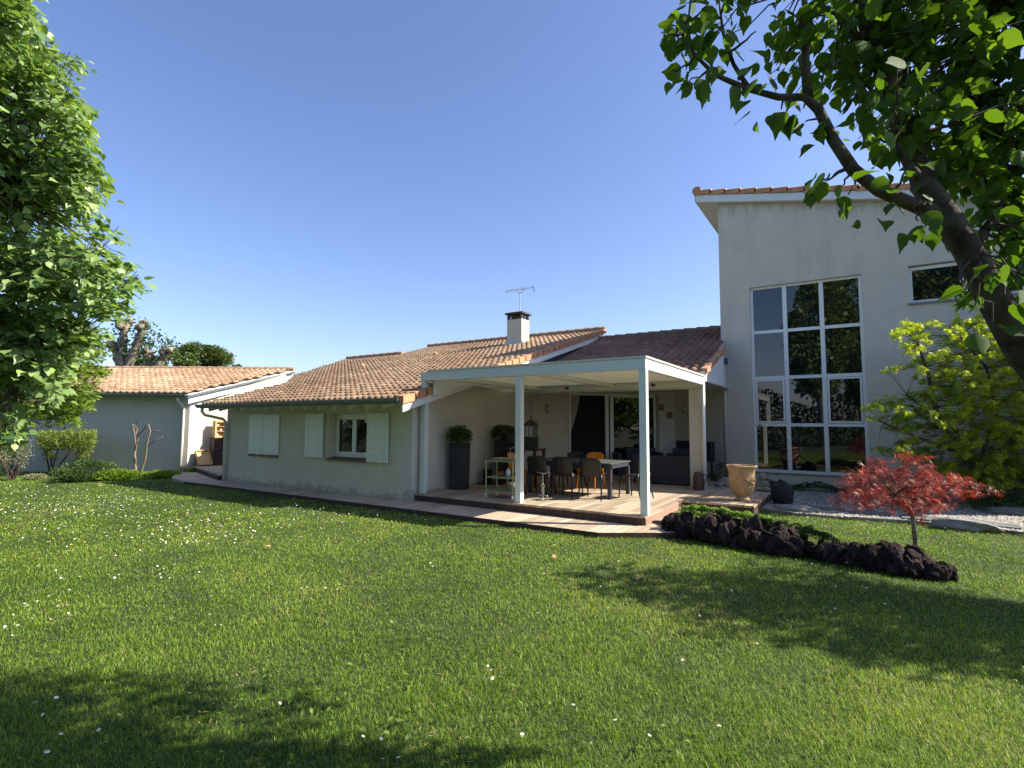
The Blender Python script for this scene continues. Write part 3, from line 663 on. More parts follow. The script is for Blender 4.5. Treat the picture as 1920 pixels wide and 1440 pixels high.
mb.box(XE - .3, XE, YT + .35, 27, LZ, zt(XE)); mb.build('wall', M['tall'], tall)
RX0 = tX(-3.67)
mb = MB(); mb.prism([(RX0 + .02, YT - .16, zt(RX0) + .005), (XE + .4, YT - .16, zt(XE + .4) + .005), (XE + .4, YT - .16, zt(XE + .4) + .26), (RX0 + .02, YT - .16, zt(RX0) + .26)], (0, 10.3, 0)); troof = mb.build('roof', M['soffit'], tall)
mb = MB(); mb.prism([(RX0, YT - .20, zt(RX0)), (XE + .4, YT - .20, zt(XE + .4)), (XE + .4, YT - .20, zt(XE + .4) + .22), (RX0, YT - .20, zt(RX0) + .22)], (0, .03, 0)); mb.box(RX0 - .02, RX0 + .012, YT - .20, 27, zt(RX0) + .01, zt(RX0) + .24); mb.build('fascia', mat('blue_white_fascia', (.66, .72, .73), .5, .05, 3), troof)
a = np.array([XE + .4, YT - .14, zt(XE + .4) + .30]); b = np.array([RX0 + .05, YT - .14, zt(RX0) + .30])
L = np.linalg.norm(b - a); n = int(L / .42); d = (b - a) / L; mb = MB()
for i in range(n):
    p = a + d * (L * i / n); q = a + d * (L * (i + 1.1) / n)
    v = [];
    for P_, up_ in ((p, .05), (q, 0.0)):
        v += [P_ + [0, -.10, -.10 + up_], P_ + [0, -.10, .035 + up_], P_ + [0, .02, .09 + up_], P_ + [0, .25, .06 + up_], P_ + [0, .25, -.1 + up_]]
    mb.add(v, [[0, 1, 2, 3, 4][::-1], [5, 6, 7, 8, 9]] + [[i_, (i_ + 1) % 5, 5 + (i_ + 1) % 5, 5 + i_] for i_ in range(5)])
mb.build('verge_tiles', M['tile_edge'], troof)
mb = MB(); mb.tube([(RX0 + .05, YT - .26, zt(RX0) + .33), (RX0 + .05, 27, zt(RX0) + .33)], .135, 14); mb.build('ridge_tiles', M['tile_edge'], troof)
xs = [tX(q) for q in (-2.27, -1.475, -.62, .22)]; zs = [tZ(q) for q in (.52, 1.74, 3.005, 4.265, 5.48)]
wy = YT + .10
fr = MB(); 
fr.box(WX0, WX0 + .075, wy, wy + .07, WZ0, WZ1); fr.box(WX1 - .075, WX1, wy, wy + .07, WZ0, WZ1); fr.box(WX0 + .075, WX1 - .075, wy, wy + .07, WZ0, WZ0 + .085); fr.box(WX0 + .075, WX1 - .075, wy, wy + .07, WZ1 - .07, WZ1)
for x in xs[1:3]: fr.box(x - .055, x + .055, wy - .012, wy + .07, WZ0 + .06, WZ1 - .05, .008)
XB = [(WX0 + .075, xs[1] - .055), (xs[1] + .055, xs[2] - .055), (xs[2] + .055, WX1 - .075)]
for z in zs[1:4]:
    for x0, x1 in XB: fr.box(x0, x1, wy - .003, wy + .07, z - .045, z + .045)
bigw = fr.build('grid_window', M['pvc'], tall)
ZB_ = [(WZ0 + .085, zs[1] - .045), (zs[1] + .045, zs[2] - .045), (zs[2] + .045, zs[3] - .045), (zs[3] + .045, WZ1 - .07)]
for i, (x0, x1) in enumerate(XB):
    for j, (z0, z1) in enumerate(ZB_):
        g = MB(); tx, tz = random.uniform(-.004, .004), random.uniform(-.004, .004)
        if j == 1 and i != 1:
            s = MB(); q = .05; yy = wy - .018
            s.box(x0 + .01, x1 - .01, yy, wy + .03, z0 + .01, z0 + .01 + q, .005); s.box(x0 + .01, x1 - .01, yy, wy + .03, z1 - .01 - q, z1 - .01, .005)
            s.box(x0 + .01, x0 + .01 + q, yy, wy + .03, z0 + .01 + q, z1 - .01 - q); s.box(x1 - .01 - q, x1 - .01, yy, wy + .03, z0 + .01 + q, z1 - .01 - q); s.build('opening_sash', M['pvc'], bigw)
        yy = wy + .035
        g.add([(x0, yy - tx + tz, z0), (x1, yy + tx + tz, z0), (x1, yy + tx - tz, z1), (x0, yy - tx - tz, z1)], [[0, 1, 2, 3]]); g.build('pane', M['glass'], bigw)
fr = MB(); q = PY(1425, 797, wy); fr.box(q[0] - .05, q[0] + .06, wy - .022, wy - .004, q[2] - .025, q[2] + .02); fr.build('sticker', M['label'], bigw)
mb = MB(); mb.box(WX0 - .03, WX1 + .03, YT - .03, YT + .10, WZ0 - .035, WZ0); mb.build('sill', M['stone'], bigw)
fr = MB(); t = .075
fr.box(SX0, SX1, wy, wy + .07, SZ0, SZ0 + t); fr.box(SX0, SX1, wy, wy + .07, SZ1 - .11, SZ1 - .03); fr.box(SX0, SX0 + t, wy, wy + .07, SZ0 + t, SZ1 - .11); fr.box(SX1 - t, SX1, wy, wy + .07, SZ0 + t, SZ1 - .11); fr.box((SX0 + SX1) / 2 - .04, (SX0 + SX1) / 2 + .04, wy - .004, wy + .07, SZ0 + t, SZ1 - .11)
smw = fr.build('wide_window', M['pvc'], tall)
g = MB(); g.box(SX0 + t, SX1 - t, wy + .03, wy + .04, SZ0 + t, SZ1 - .11); g.build('pane', M['glass_dark'], smw)
g = MB(); g.box(SX0, SX1, wy + .02, wy + .06, SZ1 - .03, SZ1); g.build('roller_box', M['stone'], smw)
g = MB(); g.box(SX0 - .05, SX1 + .05, YT - .06, YT + .10, SZ0 - .05, SZ0); g.build('sill', M['stone'], smw)
mb = MB(); mb.tube([(tX(-3.02), YT - .07, 3.55), (tX(-3.02), YT - .07, 2.2), (tX(-3.02), YT - .07, .2)], .04, 10); mb.build('downpipe', M['pipe'], tall, True)
mb = MB(); mb.box(tX(-3.12), tX(-2.92), YT - .12, YT - .01, 3.55, 3.72, .01); mb.build('rain_hopper', mat('blue_lead', (.08, .11, .2), .6), tall)
# pipe column beside the porch column
mb = MB(); mb.tube([(-3.08, ME - .06, .165), (-3.08, ME - .06, 2.85)], .045, 12); mb.tube([(-3.08, ME - .06, 2.85), (-3.3, ME - .05, 2.93)], .045, 12); mb.build('terrace_downpipe', M['fascia'], house, True)

# ============================================================ pergola
perg = thing('pergola', 'white aluminium pergola with fabric ceiling standing on the wooden deck', 'pergola', (-5.6, 9.02, .165))
PY0 = 9.02; PB = 13.36
for x in (-8.29, -5.74, -3.17):
    mb = MB(); mb.box(x, x + .13, PY0, PY0 + .13, .165, 2.695, .004); mb.build('post', M['white'], perg)
mb = MB(); mb.box(-8.30, -3.04, PY0 - .012, PY0 + .12, 2.695, 2.895, .004); mb.build('front_beam', M['white'], perg)
for nm, x in (('side_beam', -8.30), ('side_beam', -3.16)):
    mb = MB(); mb.box(x + .002, x + .118, PY0 + .12, PB, 2.695, 2.893, .003); mb.build(nm, M['white'], perg)
mb = MB(); mb.box(-8.2, -3.1, PB, PB + .055, 2.66, 2.86, .003); mb.build('back_beam', M['white'], perg)
mb = MB(); mb.box(-8.10, -3.15, PY0 - .03, PY0 + .10, 2.898, 2.93); mb.box(-3.15, -3.02, PY0 - .03, PB - .1, 2.896, 2.932); mb.build('edge_flashing', mat('cream_trim', (.66, .62, .52), .5), perg)
for x in (-7.72, -5.44):
    mb = MB(); mb.box(x, x + .13, PY0 + .12, PB, 2.70, 2.80, .004); mb.build('cross_beam', M['white'], perg)
mb = MB(); mb.box(-8.18, -3.16, PY0 + .12, PB, 2.815, 2.825); mb.build('fabric_ceiling', M['fabric'], perg)

# ============================================================ garage on the left
gar = thing('garage', 'low pale garage with orange tiled roof and bare side wall at the left', 'garage', W(-15, 19.3))
mb = MB(); 
e0, e1 = W(-17.96, 19.3), W(-11.86, 19.3)
mb.wall(e0, e1, .3, LZ, 2.66)
f1 = W(-11.62, 19.12)
mb.build('front_wall', plaster('garage_render', (.50, .49, .41), .10), gar)
mb = MB(); c = [W(-11.86, 19.12), W(-11.60, 19.12), W(-11.60, 19.12) + [-.0, .42, 0], W(-11.86, 19.12) + [0, .42, 0]]
mb.hexa([(q[0], q[1], LZ) for q in c] + [(q[0], q[1], 2.62) for q in c]); mb.build('corner_pillar', M['wall'], gar)
s0 = W(-11.60, 19.12) + [-.05, .42, 0]
mb = MB(); mb.prism([(s0[0], s0[1], LZ), (s0[0], 13.6, LZ), (s0[0], 13.6, 3.8), (s0[0], s0[1], 2.62)], (-.25, 0, 0)); mb.build('side_wall', M['wall_low'], gar)
E0, E1, Q0, Q1 = W(-20.5, 18.85, 2.72), W(-11.55, 18.85, 2.72), W(-20.5, 22.9, 4.0), W(-9.50, 22.9, 4.0)
U = norm(E1 - E0); Vv = norm(W(0, 4.05, 1.28) - W(0, 0, 0)); Ls = math.hypot(4.05, 1.28)
gr = tile_roof('roof', E0 + np.array([0, 0, .03]), U, Vv, [(0, 0), (8.95, 0), (11.0, Ls), (0, Ls)], gar, M['tile'], pitch=.225, row=.32)
mb = MB(); mb.prism([E0 - [0, 0, .06], E1 - [0, 0, .06], Q1 - [0, 0, .06], Q0 - [0, 0, .06]], (0, 0, .05)); mb.build('roof_boards', M['soffit'], gar)
ridge_tiles('ridge_tiles', Q0 + [0, 0, .04], Q1 + [0, 0, .04], gar, M['tile'], .10)
gutter('gutter', E0 + W(0, -.05, .0), E1 + W(0, -.05, .0), gar, M['gutter'], .085, out=tuple(W(0, -1)[:2]))
k1, k2 = E1 + np.array([.08, -.05, -.02]), Q1 + np.array([.08, 0, -.03])
gutter('side_gutter', k1, k2, gar, M['zinc'], .095, out=(1, 0))
mb = MB(); mb.prism([E1 + [0, .05, -.33], Q1 + [0, 0, -.33], Q1 + [0, 0, -.05], E1 + [0, .05, -.05]], (-.04, 0, 0)); mb.build('side_fascia', M['fascia'], gar)
mb = MB(); a0 = W(-11.88, 18.85, 2.60)
mb.tube([a0, a0 + [0, 0, -.08], W(-11.78, 19.02, 2.28), W(-11.76, 19.03, 2.2), W(-11.76, 19.03, 1.0), W(-11.79, 19.03, LZ)], .045, 10); mb.build('downpipe', M['pipe'], gar, True)
# passage deck
pd = MB(); P1 = G(362, 874, .165); P2 = G(411, 890, .165)
pd.prism([(P1[0], P1[1], .12), (P2[0], P2[1], .12), (-16.02, 15, .12), (-20.4, 15, .12)], (0, 0, .045))
pdk = pd.build('passage_deck', M['deck']); tag(pdk, 'raised deck step in the passage between garage and low house', 'deck')
pd = MB(); pd.wall(P1 + [.02, -.0, 0], P2, -.02, LZ, .118); pd.build('riser', M['riser'], pdk)

# ============================================================ furniture and things on the terrace
DZ = .165
def chair(name, label, m, loc, rz, group=None):
    t = thing(name, label, 'chair', loc, rz, group)
    # faces +y locally (back at -y)
    mb = MB(); n = 8; vs = []
    for i in range(n + 1):
        u = i / n; y = -.20 + .42 * u
        for j in range(7):
            s = j / 6 * 2 - 1; w = .215 + .015 * u
            vs.append((s * w, y, .455 - .022 * (1 - s * s) * math.sin(u * 3) - (.03 * max(0, u - .85) / .15) + .012 * u))
    k = len(vs); vs += [(x, y, z - .022) for x, y, z in vs]
    fs = [[i * 7 + j, i * 7 + j + 1, (i + 1) * 7 + j + 1, (i + 1) * 7 + j] for i in range(n) for j in range(6)]
    fs += [[k + q for q in f[::-1]] for f in fs]
    rim = [j for j in range(7)] + [i * 7 + 6 for i in range(1, n + 1)] + [n * 7 + j for j in range(5, -1, -1)] + [i * 7 for i in range(n - 1, 0, -1)]
    fs += [[rim[a], rim[(a + 1) % len(rim)], rim[(a + 1) % len(rim)] + k, rim[a] + k][::-1] for a in range(len(rim))]
    mb.add(vs, fs); mb.build('seat', m, t, True, local=True)
    mb = MB(); vs = []; R_ = 9; Cn = 9
    for i in range(R_):
        u = i / (R_ - 1); z = .445 + .375 * u
        for j in range(Cn):
            s = j / (Cn - 1) * 2 - 1
            w = .215 + .012 * math.sin(u * 2.4)
            cut = max(0, u - .80) / .20
            w = .200 + .026 * u; ww = w * (1 - .07 * cut * cut); zz = z - .055 * (abs(s) ** 5) * cut
            vs.append((s * ww, -.205 - .085 * u + .055 * s * s * (.4 + .6 * u), zz))
    k = len(vs); vs += [(x, y - .016, z) for x, y, z in vs]
    fs = [[i * Cn + j, i * Cn + j + 1, (i + 1) * Cn + j + 1, (i + 1) * Cn + j][::-1] for i in range(R_ - 1) for j in range(Cn - 1)]
    fs += [[k + q for q in f[::-1]] for f in fs]
    rim = [j for j in range(Cn)] + [i * Cn + Cn - 1 for i in range(1, R_)] + [(R_ - 1) * Cn + j for j in range(Cn - 2, -1, -1)] + [i * Cn for i in range(R_ - 2, 0, -1)]
    fs += [[rim[a], rim[(a + 1) % len(rim)], rim[(a + 1) % len(rim)] + k, rim[a] + k] for a in range(len(rim))]
    mb.add(vs, fs); mb.build('backrest', m, t, True, local=True)
    for sx in (-1, 1):
        mb = MB(); mb.tube([(sx * .20, .17, .45), (sx * .212, .20, .30), (sx * .225, .225, 0)], [.021, .018, .013], 8); mb.build('leg', m, t, True, local=True)
        mb = MB(); mb.tube([(sx * .208, -.215, .50), (sx * .208, -.20, .40), (sx * .222, -.235, .2), (sx * .235, -.285, 0)], [.022, .021, .018, .013], 8); mb.build('leg', m, t, True, local=True)
    t.scale = (1.09, 1.05, 1.06)
    return t
GC = 'shell chairs around the garden table'
c0 = chair('garden_chair', 'black shell chair at the table front, seen from behind, nearest the right table leg', M['black'], (-4.66, 10.45, DZ), R(3), GC)
def put(src, label, loc, rz):
    c = copy_tree(src); c.location = loc; c.rotation_euler = (0, 0, rz); c['label'] = label; return c
put(c0, 'black shell chair in the middle of the three with their backs to the lawn', (-5.30, 10.47, DZ), R(-2))
put(c0, 'black shell chair at the table front next to the table\'s left end, seen from behind', (-5.93, 10.42, DZ), R(4))
put(c0, 'black shell chair alone at the right-hand end of the table, seen side-on', (-4.02, 11.10, DZ), R(78))
put(c0, 'black shell chair behind the table, left of the orange one on the same side', (-6.02, 12.12, DZ), R(181))
c1 = chair('garden_chair', 'orange shell chair behind the table in front of the sliding door', M['orange'], (-5.48, 12.05, DZ), R(176), GC)
put(c1, 'orange shell chair at the left end of the table beside the barbecue', (-6.80, 10.95, DZ), R(-80))
put(c1, 'orange shell chair behind the table half hidden by the black ones at the left', (-6.62, 12.10, DZ), R(-172)) if False else None
tb = thing('garden_table', 'long dark grey garden table with square metal legs under the pergola', 'table', (-5.33, 11.08, DZ))
mb = MB()
for i in range(2): mb.box(-6.36 + i * 1.03, -6.36 + (i + 1) * 1.03 - .006, 10.50, 11.66, .885, .912, .003)
mb.build('tabletop', M['tabletop'], tb)
mb = MB(); mb.box(-6.34, -4.32, 10.52, 10.56, .80, .884); mb.box(-6.34, -4.32, 11.60, 11.64, .80, .884); mb.box(-6.34, -6.30, 10.56, 11.60, .80, .884); mb.box(-4.36, -4.32, 10.56, 11.60, .80, .884); mb.build('apron', M['anthra'], tb)
for x in (-6.345, -4.40):
    for y in (10.515, 11.565):
        mb = MB(); mb.box(x, x + .08, y, y + .08, DZ, .884, .004); mb.build('leg', M['anthra'], tb)

def sofa(name, label, cat, x0, x1, y0, y1, back, arms=True, h=.72):
    t = thing(name, label, cat, ((x0 + x1) / 2, (y0 + y1) / 2, DZ))
    aw = .13
    def pc(nm, *a, m=M['anthra2'], bev=.015): mb = MB(); mb.box(*a, bev); mb.build(nm, m, t)
    z = DZ
    bx = {'-y': (x0, x1, y0, y0 + aw), '+y': (x0, x1, y1 - aw, y1), '+x': (x1 - aw, x1, y0, y1), '-x': (x0, x0 + aw, y0, y1)}[back]
    pc('backrest', *bx, z + .02, z + h)
    if back in ('-y', '+y'):
        ya, yb = (y0 + aw, y1) if back == '-y' else (y0, y1 - aw)
        pc('armrest', x0, x0 + aw, ya, yb, z + .02, z + h - .12); pc('armrest', x1 - aw, x1, ya, yb, z + .02, z + h - .12); pc('base', x0 + aw, x1 - aw, ya, yb, z + .02, z + .28)
        k = 2 if x1 - x0 > 1.2 else 1; w = (x1 - x0 - 2 * aw) / k
        for i in range(k): pc('cushion', x0 + aw + i * w + .005, x0 + aw + (i + 1) * w - .005, ya + .02, yb - .01, z + .282, z + .42, m=M['anthra'], bev=.04)
    else:
        xa, xb = (x0 + aw, x1) if back == '-x' else (x0, x1 - aw)
        pc('armrest', xa, xb, y0, y0 + aw, z + .02, z + h - .12); pc('armrest', xa, xb, y1 - aw, y1, z + .02, z + h - .12); pc('base', xa, xb, y0 + aw, y1 - aw, z + .02, z + .28)
        pc('cushion', xa + .02, xb - .01, y0 + aw + .005, y1 - aw - .005, z + .282, z + .42, m=M['anthra'], bev=.04)
    return t
sofa('garden_sofa', 'dark woven resin sofa with its tall plain back turned to the lawn', 'sofa', -5.10, -3.42, 13.92, 14.72, '-y', h=.75)
sofa('garden_sofa', 'dark woven sofa standing against the terrace back wall behind the nearer sofa', 'sofa', -6.55, -5.1, 15.9, 16.7, '+y', h=.82)
bpy.data.objects['garden_sofa.001'].rotation_euler = (0, 0, R(38)); 
sofa('garden_armchair', 'dark woven armchair between the two sofas by the corner of the terrace', 'armchair', -4.62, -3.78, 15.35, 16.15, '+y', h=.86)
t = thing('slatted_screen', 'dark slatted panel screen behind the column at the terrace end', 'screen', (-3.6, 15.9, DZ))
a_ = PC(1268, 862, 16.6); b_ = PC(1339, 862, 15.3)
mb = MB(); a2, b2 = np.array([a_[0], a_[1]]), np.array([b_[0], b_[1]])
mb.wall(a2, b2, .04, 1.22 - .55, 1.24); mb.build('panel', M['anthra2'], t)
for f_ in (.06, .94):
    q = a2 + (b2 - a2) * f_; mb = MB(); mb.box(q[0] - .03, q[0] + .03, q[1] - .03, q[1] + .03, DZ, 1.22); mb.build('post', M['anthra'], t)

def topiary(name, label, x, y, w, h, fr, group):
    t = thing(name, label, 'potted shrub', (x, y, DZ), 0, group)
    mb = MB(); a, b = w / 2 * .90, w / 2
    mb.hexa([(x - a, y - a, DZ), (x + a, y - a, DZ), (x + a, y + a, DZ), (x - a, y + a, DZ), (x - b, y - b, DZ + h), (x + b, y - b, DZ + h), (x + b, y + b, DZ + h), (x - b, y + b, DZ + h)]); pot = mb.build('tall_planter', M['anthra'], t)
    mb = MB(); mb.box(x - b + .02, x + b - .02, y - b + .02, y + b - .02, DZ + h - .03, DZ + h + .01); mb.build('soil', M['soil'], pot)
    C = []; n = 2600
    cc = np.array([x, y, DZ + h + .16]); nb = 26
    bl = rdir(nb, .25) * np.array([fr, fr, fr * .62]) * rng.uniform(.5, .85, (nb, 1)) + cc
    idx = rng.integers(0, nb, n); C = bl[idx] + rdir(n, .3) * (fr * .33 * rng.uniform(.5, 1.1, (n, 1)))
    D = norm((C - cc) + rng.normal(size=(n, 3)) * fr * .5); leaves('foliage', C, D, rdir(n, .8), rng.uniform(.03, .055, n), tpl_simple(.3), M['leaf_dark'], t)
    mb = MB()
    for i in range(nb): mb.tube(wobble((x, y, DZ + h), bl[i], 4, .2), .005, 4)
    mb.build('stems', M['twig'], t)
GP = 'clipped shrubs in tall dark planters'
topiary('potted_shrub', 'bushy shrub in the tall dark planter nearest the left pergola post', -8.02, 10.12, .37, 1.10, .34, GP)
topiary('potted_shrub', 'bushy shrub in the tall dark planter beside the barbecue', -7.98, 11.98, .37, 1.14, .36, GP)
# small pot between planters
t = thing('small_pot', 'small grey pot standing on the deck between the tall planters', 'pot', (-8.1, 11.35, DZ))
mb = MB(); mb.lathe([(.11, 0), (.13, .36), (.145, .38), (.12, .38), (.11, .33)], (-8.12, 11.42, DZ), 16); mb.build('body', M['anthra'], t, True)
mb = MB(); mb.box(-8.3, -7.85, 11.2, 11.62, DZ + .002, DZ + .03, .008); mb.build('tray', M['anthra'], t)
# trolley
t = thing('serving_trolley', 'pale green metal serving trolley with shelves left of the middle pergola post', 'trolley', (-6.35, 9.45, DZ))
tx0, tx1, ty0, ty1 = -6.68, -5.98, 9.32, 9.74; z0 = DZ + .09
for x in (tx0, tx1 - .022):
    for y in (ty0, ty1 - .022):
        mb = MB(); mb.box(x, x + .022, y, y + .022, z0, z0 + .72); mb.build('leg', M['lime'], t)
        mb = MB(); mb.tube([(x + .0, y + .011, DZ + .045), (x + .022, y + .011, DZ + .045)], .043, 16); mb.box(x + .004, x + .018, y + .002, y + .02, DZ + .06, z0); mb.build('castor', M['pvc'], t)
for zz, mm in ((.70, 'tabletop'), (.33, 'lime'), (.04, 'lime')):
    mb = MB(); mb.box(tx0 + .022, tx1 - .022, ty0, ty1, z0 + zz, z0 + zz + .02); s_ = mb.build('shelf', M[mm], t)
mb = MB(); q = .022
mb.box(tx0 + q, tx1 - q, ty0 - .004, ty0 + .018, z0 + .675, z0 + .699); mb.box(tx0 + q, tx1 - q, ty1 - .018, ty1 + .004, z0 + .675, z0 + .699); mb.build('rail', M['lime'], t)
mb = MB(); mb.box(tx0 + .12, tx1 - .15, ty0 + .08, ty1 - .06, z0 + .721, z0 + .745, .006); tag(mb.build('chopping_board', M['palewood']), 'pale wooden board lying on top of the serving trolley', 'board')
mb = MB(); mb.lathe([(.085, 0), (.10, .17), (.108, .20), (.10, .20), (.08, .02)], (-6.13, 9.52, z0 + .061), 18); tag(mb.build('metal_bucket', M['steel'], None, True), 'small galvanised bucket on the lower shelf of the trolley', 'bucket')
mb = MB(); mb.lathe([(.05, 0), (.055, .10), (.03, .14), (.025, .17)], (-6.28, 9.6, z0 + .351), 14); tag(mb.build('glass_jar', M['lampglass'], None, True), 'small glass jar on the middle shelf of the trolley', 'jar')
mb = MB(); mb.box(-6.50, -6.36, 9.5, 9.62, z0 + .351, z0 + .45, .015); tag(mb.build('tin_box', mat('red_tin', (.30, .06, .03), .5)), 'small red tin on the middle shelf of the trolley', 'tin')
t = thing('wire_basket', 'wire basket with curved handle standing on the trolley top', 'basket', (-6.12, 9.56, z0 + .722)); mb = MB()
for a in range(8):
    th = a * math.pi / 4; mb.tube([(-6.12 + .07 * math.cos(th), 9.56 + .07 * math.sin(th), z0 + .722), (-6.12 + .10 * math.cos(th), 9.56 + .10 * math.sin(th), z0 + .84)], .004, 5)
for rr, zz in ((.07, .726), (.085, .78), (.10, .84)): mb.tube([(-6.12 + rr * math.cos(i * math.pi / 8), 9.56 + rr * math.sin(i * math.pi / 8), z0 + zz) for i in range(17)], .004, 5)
mb.build('cage', M['steel'], t); mb = MB(); mb.tube([(-6.22, 9.56, z0 + .84), (-6.19, 9.56, z0 + .95), (-6.12, 9.56, z0 + .98), (-6.05, 9.56, z0 + .95), (-6.02, 9.56, z0 + .84)], .005, 6); mb.build('handle', M['steel'], t)
# silver scroll ornament by the post
t = thing('scroll_stand', 'small silver wrought scroll ornament on the deck right of the middle post', 'ornament', (-5.45, 9.6, DZ))
ox, oy = -5.44, 9.62; mb = MB()
mb.lathe([(.13, 0), (.13, .015), (.04, .03)], (ox, oy, DZ + .001), 16); mb.tube([(ox, oy, DZ + .02), (ox, oy, DZ + .55)], .010, 8); mb.build('stem', M['steel'], t)
for sg in (1, -1):
    mb = MB(); pts = [(ox + sg * (.02 + .10 * (1 - k / 16) * math.sin(k * .55)), oy, DZ + .05 + .018 * k + .05 * (1 - k / 16) * math.cos(k * .55)) for k in range(17)]; mb.tube(pts, .010, 6); mb.build('scroll', M['steel'], t)
mb = MB(); mb.tube([(ox - .14, oy, DZ + .57), (ox - .05, oy, DZ + .55), (ox + .05, oy, DZ + .55), (ox + .16, oy, DZ + .59), (ox + .14, oy, DZ + .48)], .009, 6); mb.build('handle', M['steel'], t)
# barbecue bench with egg barbecue and lantern
t = thing('barbecue_table', 'dark wooden barbecue table with a black egg-shaped grill set into its top', 'barbecue', (-7.3, 12.3, DZ))
bc = W(.15, 13.85)
bx, by = bc[0], bc[1]
mb = MB(); mb.box(bx - .42, bx + .70, by - .30, by + .30, 1.06, 1.10, .008); mb.build('top', M['brownwood'], t)
for x in (bx - .38, bx + .62):
    for y in (by - .26, by + .20):
        mb = MB(); mb.box(x, x + .06, y, y + .06, DZ, 1.06); mb.build('leg', M['brownwood'], t)
mb = MB(); mb.box(bx - .36, bx + .64, by - .24, by + .24, .42, .45); mb.build('shelf', M['brownwood'], t)
ex = bx - .05
mb = MB(); mb.lathe([(.10, 0), (.22, .10), (.265, .25), (.27, .38)], (ex, by, .80), 28); eg = mb.build('grill_bowl', M['blackmetal'], t, True)
mb = MB(); mb.lathe([(.28, 0), (.28, .03), (.265, .10), (.22, .20), (.13, .27), (.07, .29), (.07, .34), (.05, .36), (.0, .365)], (ex, by, 1.185), 28); mb.build('grill_lid', M['blackmetal'], t, True)
mb = MB(); mb.tube([(ex - .12, by - .30, 1.27), (ex - .10, by - .34, 1.28), (ex + .10, by - .34, 1.28), (ex + .12, by - .30, 1.27)], .014, 8); mb.build('grill_handle', M['brownwood'], t)
lx = bx + .40
mb = MB(); mb.box(lx - .15, lx + .15, by - .13, by + .13, 1.102, 1.38, .01); tag(mb.build('black_crate', M['anthra']), 'black box on the barbecue table carrying the lantern', 'box')
t = thing('lantern', 'black metal house-shaped lantern with white panes on the black box', 'lantern', (lx, by, 1.38))
mb = MB(); mb.box(lx - .13, lx + .13, by - .11, by + .11, 1.382, 1.40); mb.box(lx - .13, lx + .13, by - .11, by + .11, 1.68, 1.70)
for x in (-.12, 0, .11):
    for y in (-.10, .09): mb.box(lx + x - .006, lx + x + .012, by + y, by + y + .012, 1.40, 1.68)
mb.build('frame', M['blackmetal'], t)
mb = MB(); mb.box(lx - .11, lx + .11, by - .088, by + .088, 1.402, 1.678); mb.build('pane', mat('milky_panes', (.5, .5, .47), .4), t)
mb = MB(); mb.add([(lx - .16, by - .14, 1.70), (lx + .16, by - .14, 1.70), (lx + .16, by + .14, 1.70), (lx - .16, by + .14, 1.70), (lx - .03, by - .03, 1.84), (lx + .03, by - .03, 1.84), (lx + .03, by + .03, 1.84), (lx - .03, by + .03, 1.84)], [[0, 3, 2, 1], [4, 5, 6, 7], [0, 1, 5, 4], [1, 2, 6, 5], [2, 3, 7, 6], [3, 0, 4, 7]]); mb.lathe([(.02, 0), (.015, .05), (.03, .06), (0, .08)], (lx, by, 1.84), 8); mb.build('lid', M['blackmetal'], t)
mb = MB(); mb.tube([(lx + .0, by, 1.90), (lx + .05, by, 1.93), (lx + .17, by, 1.80), (lx + .22, by, 1.74), (lx + .24, by, 1.78)], .006, 6); mb.build('handle', M['blackmetal'], t)
n = 160; C = np.stack([lx + .19 + rng.normal(0, .025, n), by - .1 + rng.normal(0, .04, n), rng.uniform(1.05, 1.72, n)], -1); C[:40] += [.05, 0, 0]
t = thing('trailing_ivy', 'thin ivy strand hanging beside the lantern', 'plant', (lx + .19, by - .1, 1.1)); leaves('foliage', C, rdir(n, -.4), rdir(n) + [0, -1, .3], rng.uniform(.03, .05, n), tpl_simple(.45), M['leaf_dark'], t)
mb = MB(); mb.tube(wobble((lx + .19, by - .1, 1.72), (lx + .2, by - .1, 1.06), 6, .12), .004, 5); mb.build('stem', M['twig'], t)

# wall lamps, spots, pictures
def sconce(label, q, n):
    t = thing('wall_lamp', label, 'wall lamp', (q[0], q[1], q[2] - .1), 0, 'steel wall lamps on the terrace')
    mb = MB(); p = np.array([q[0], q[1]]) + n * .05
    mb.lathe([(.045, -.13), (.045, .13)], (p[0], p[1], q[2]), 16); mb.build('shade', M['steel'], t, True)
    mb = MB(); d = np.array([-n[1], n[0]]); w_ = np.array([q[0], q[1]]) + n * .004; mb.hexa([(*(w_ - d * .03), q[2] - .05), (*(w_ + d * .03), q[2] - .05), (*(w_ + d * .03 + n * .02), q[2] - .05), (*(w_ - d * .03 + n * .02), q[2] - .05), (*(w_ - d * .03), q[2] + .05), (*(w_ + d * .03), q[2] + .05), (*(w_ + d * .03 + n * .02), q[2] + .05), (*(w_ - d * .03 + n * .02), q[2] + .05)]); mb.build('bracket', M['steel'], t)
s, z = PL(1025, 766, pA, dAB); q = onw(s, 0); sconce('steel cylinder wall lamp left of the sliding door', (q[0], q[1], z), nAB)
s, z = PL(1285, 767, pB, dBC); q = pB + dBC * s; sconce('steel cylinder wall lamp in the shaded corner right of the two small pictures', (q[0], q[1], z), nBC)
for px, lb in ((1065, 'round black spotlight on the header above the left of the sliding door'), (1226, 'round black spotlight on the header right of the corner pergola post')):
    q = PY(px, 728 if px < 1100 else 722, ME); t = thing('spotlight', lb, 'lamp', q, 0, 'spotlights on the header beam')
    mb = MB(); mb.lathe([(.05, 0), (.055, .05), (.05, .06)], (q[0], q[1] - .06, q[2] - .04), 14); mb.box(q[0] - .05, q[0] + .05, q[1] - .02, q[1] - .002, q[2] - .05, q[2] + .05, .01); mb.build('housing', M['blackmetal'], t)
    mb = MB(); mb.blob((q[0], q[1] - .065, q[2] - .045), .035, 0, 2); mb.build('lens', M['lampglass'], t, True)
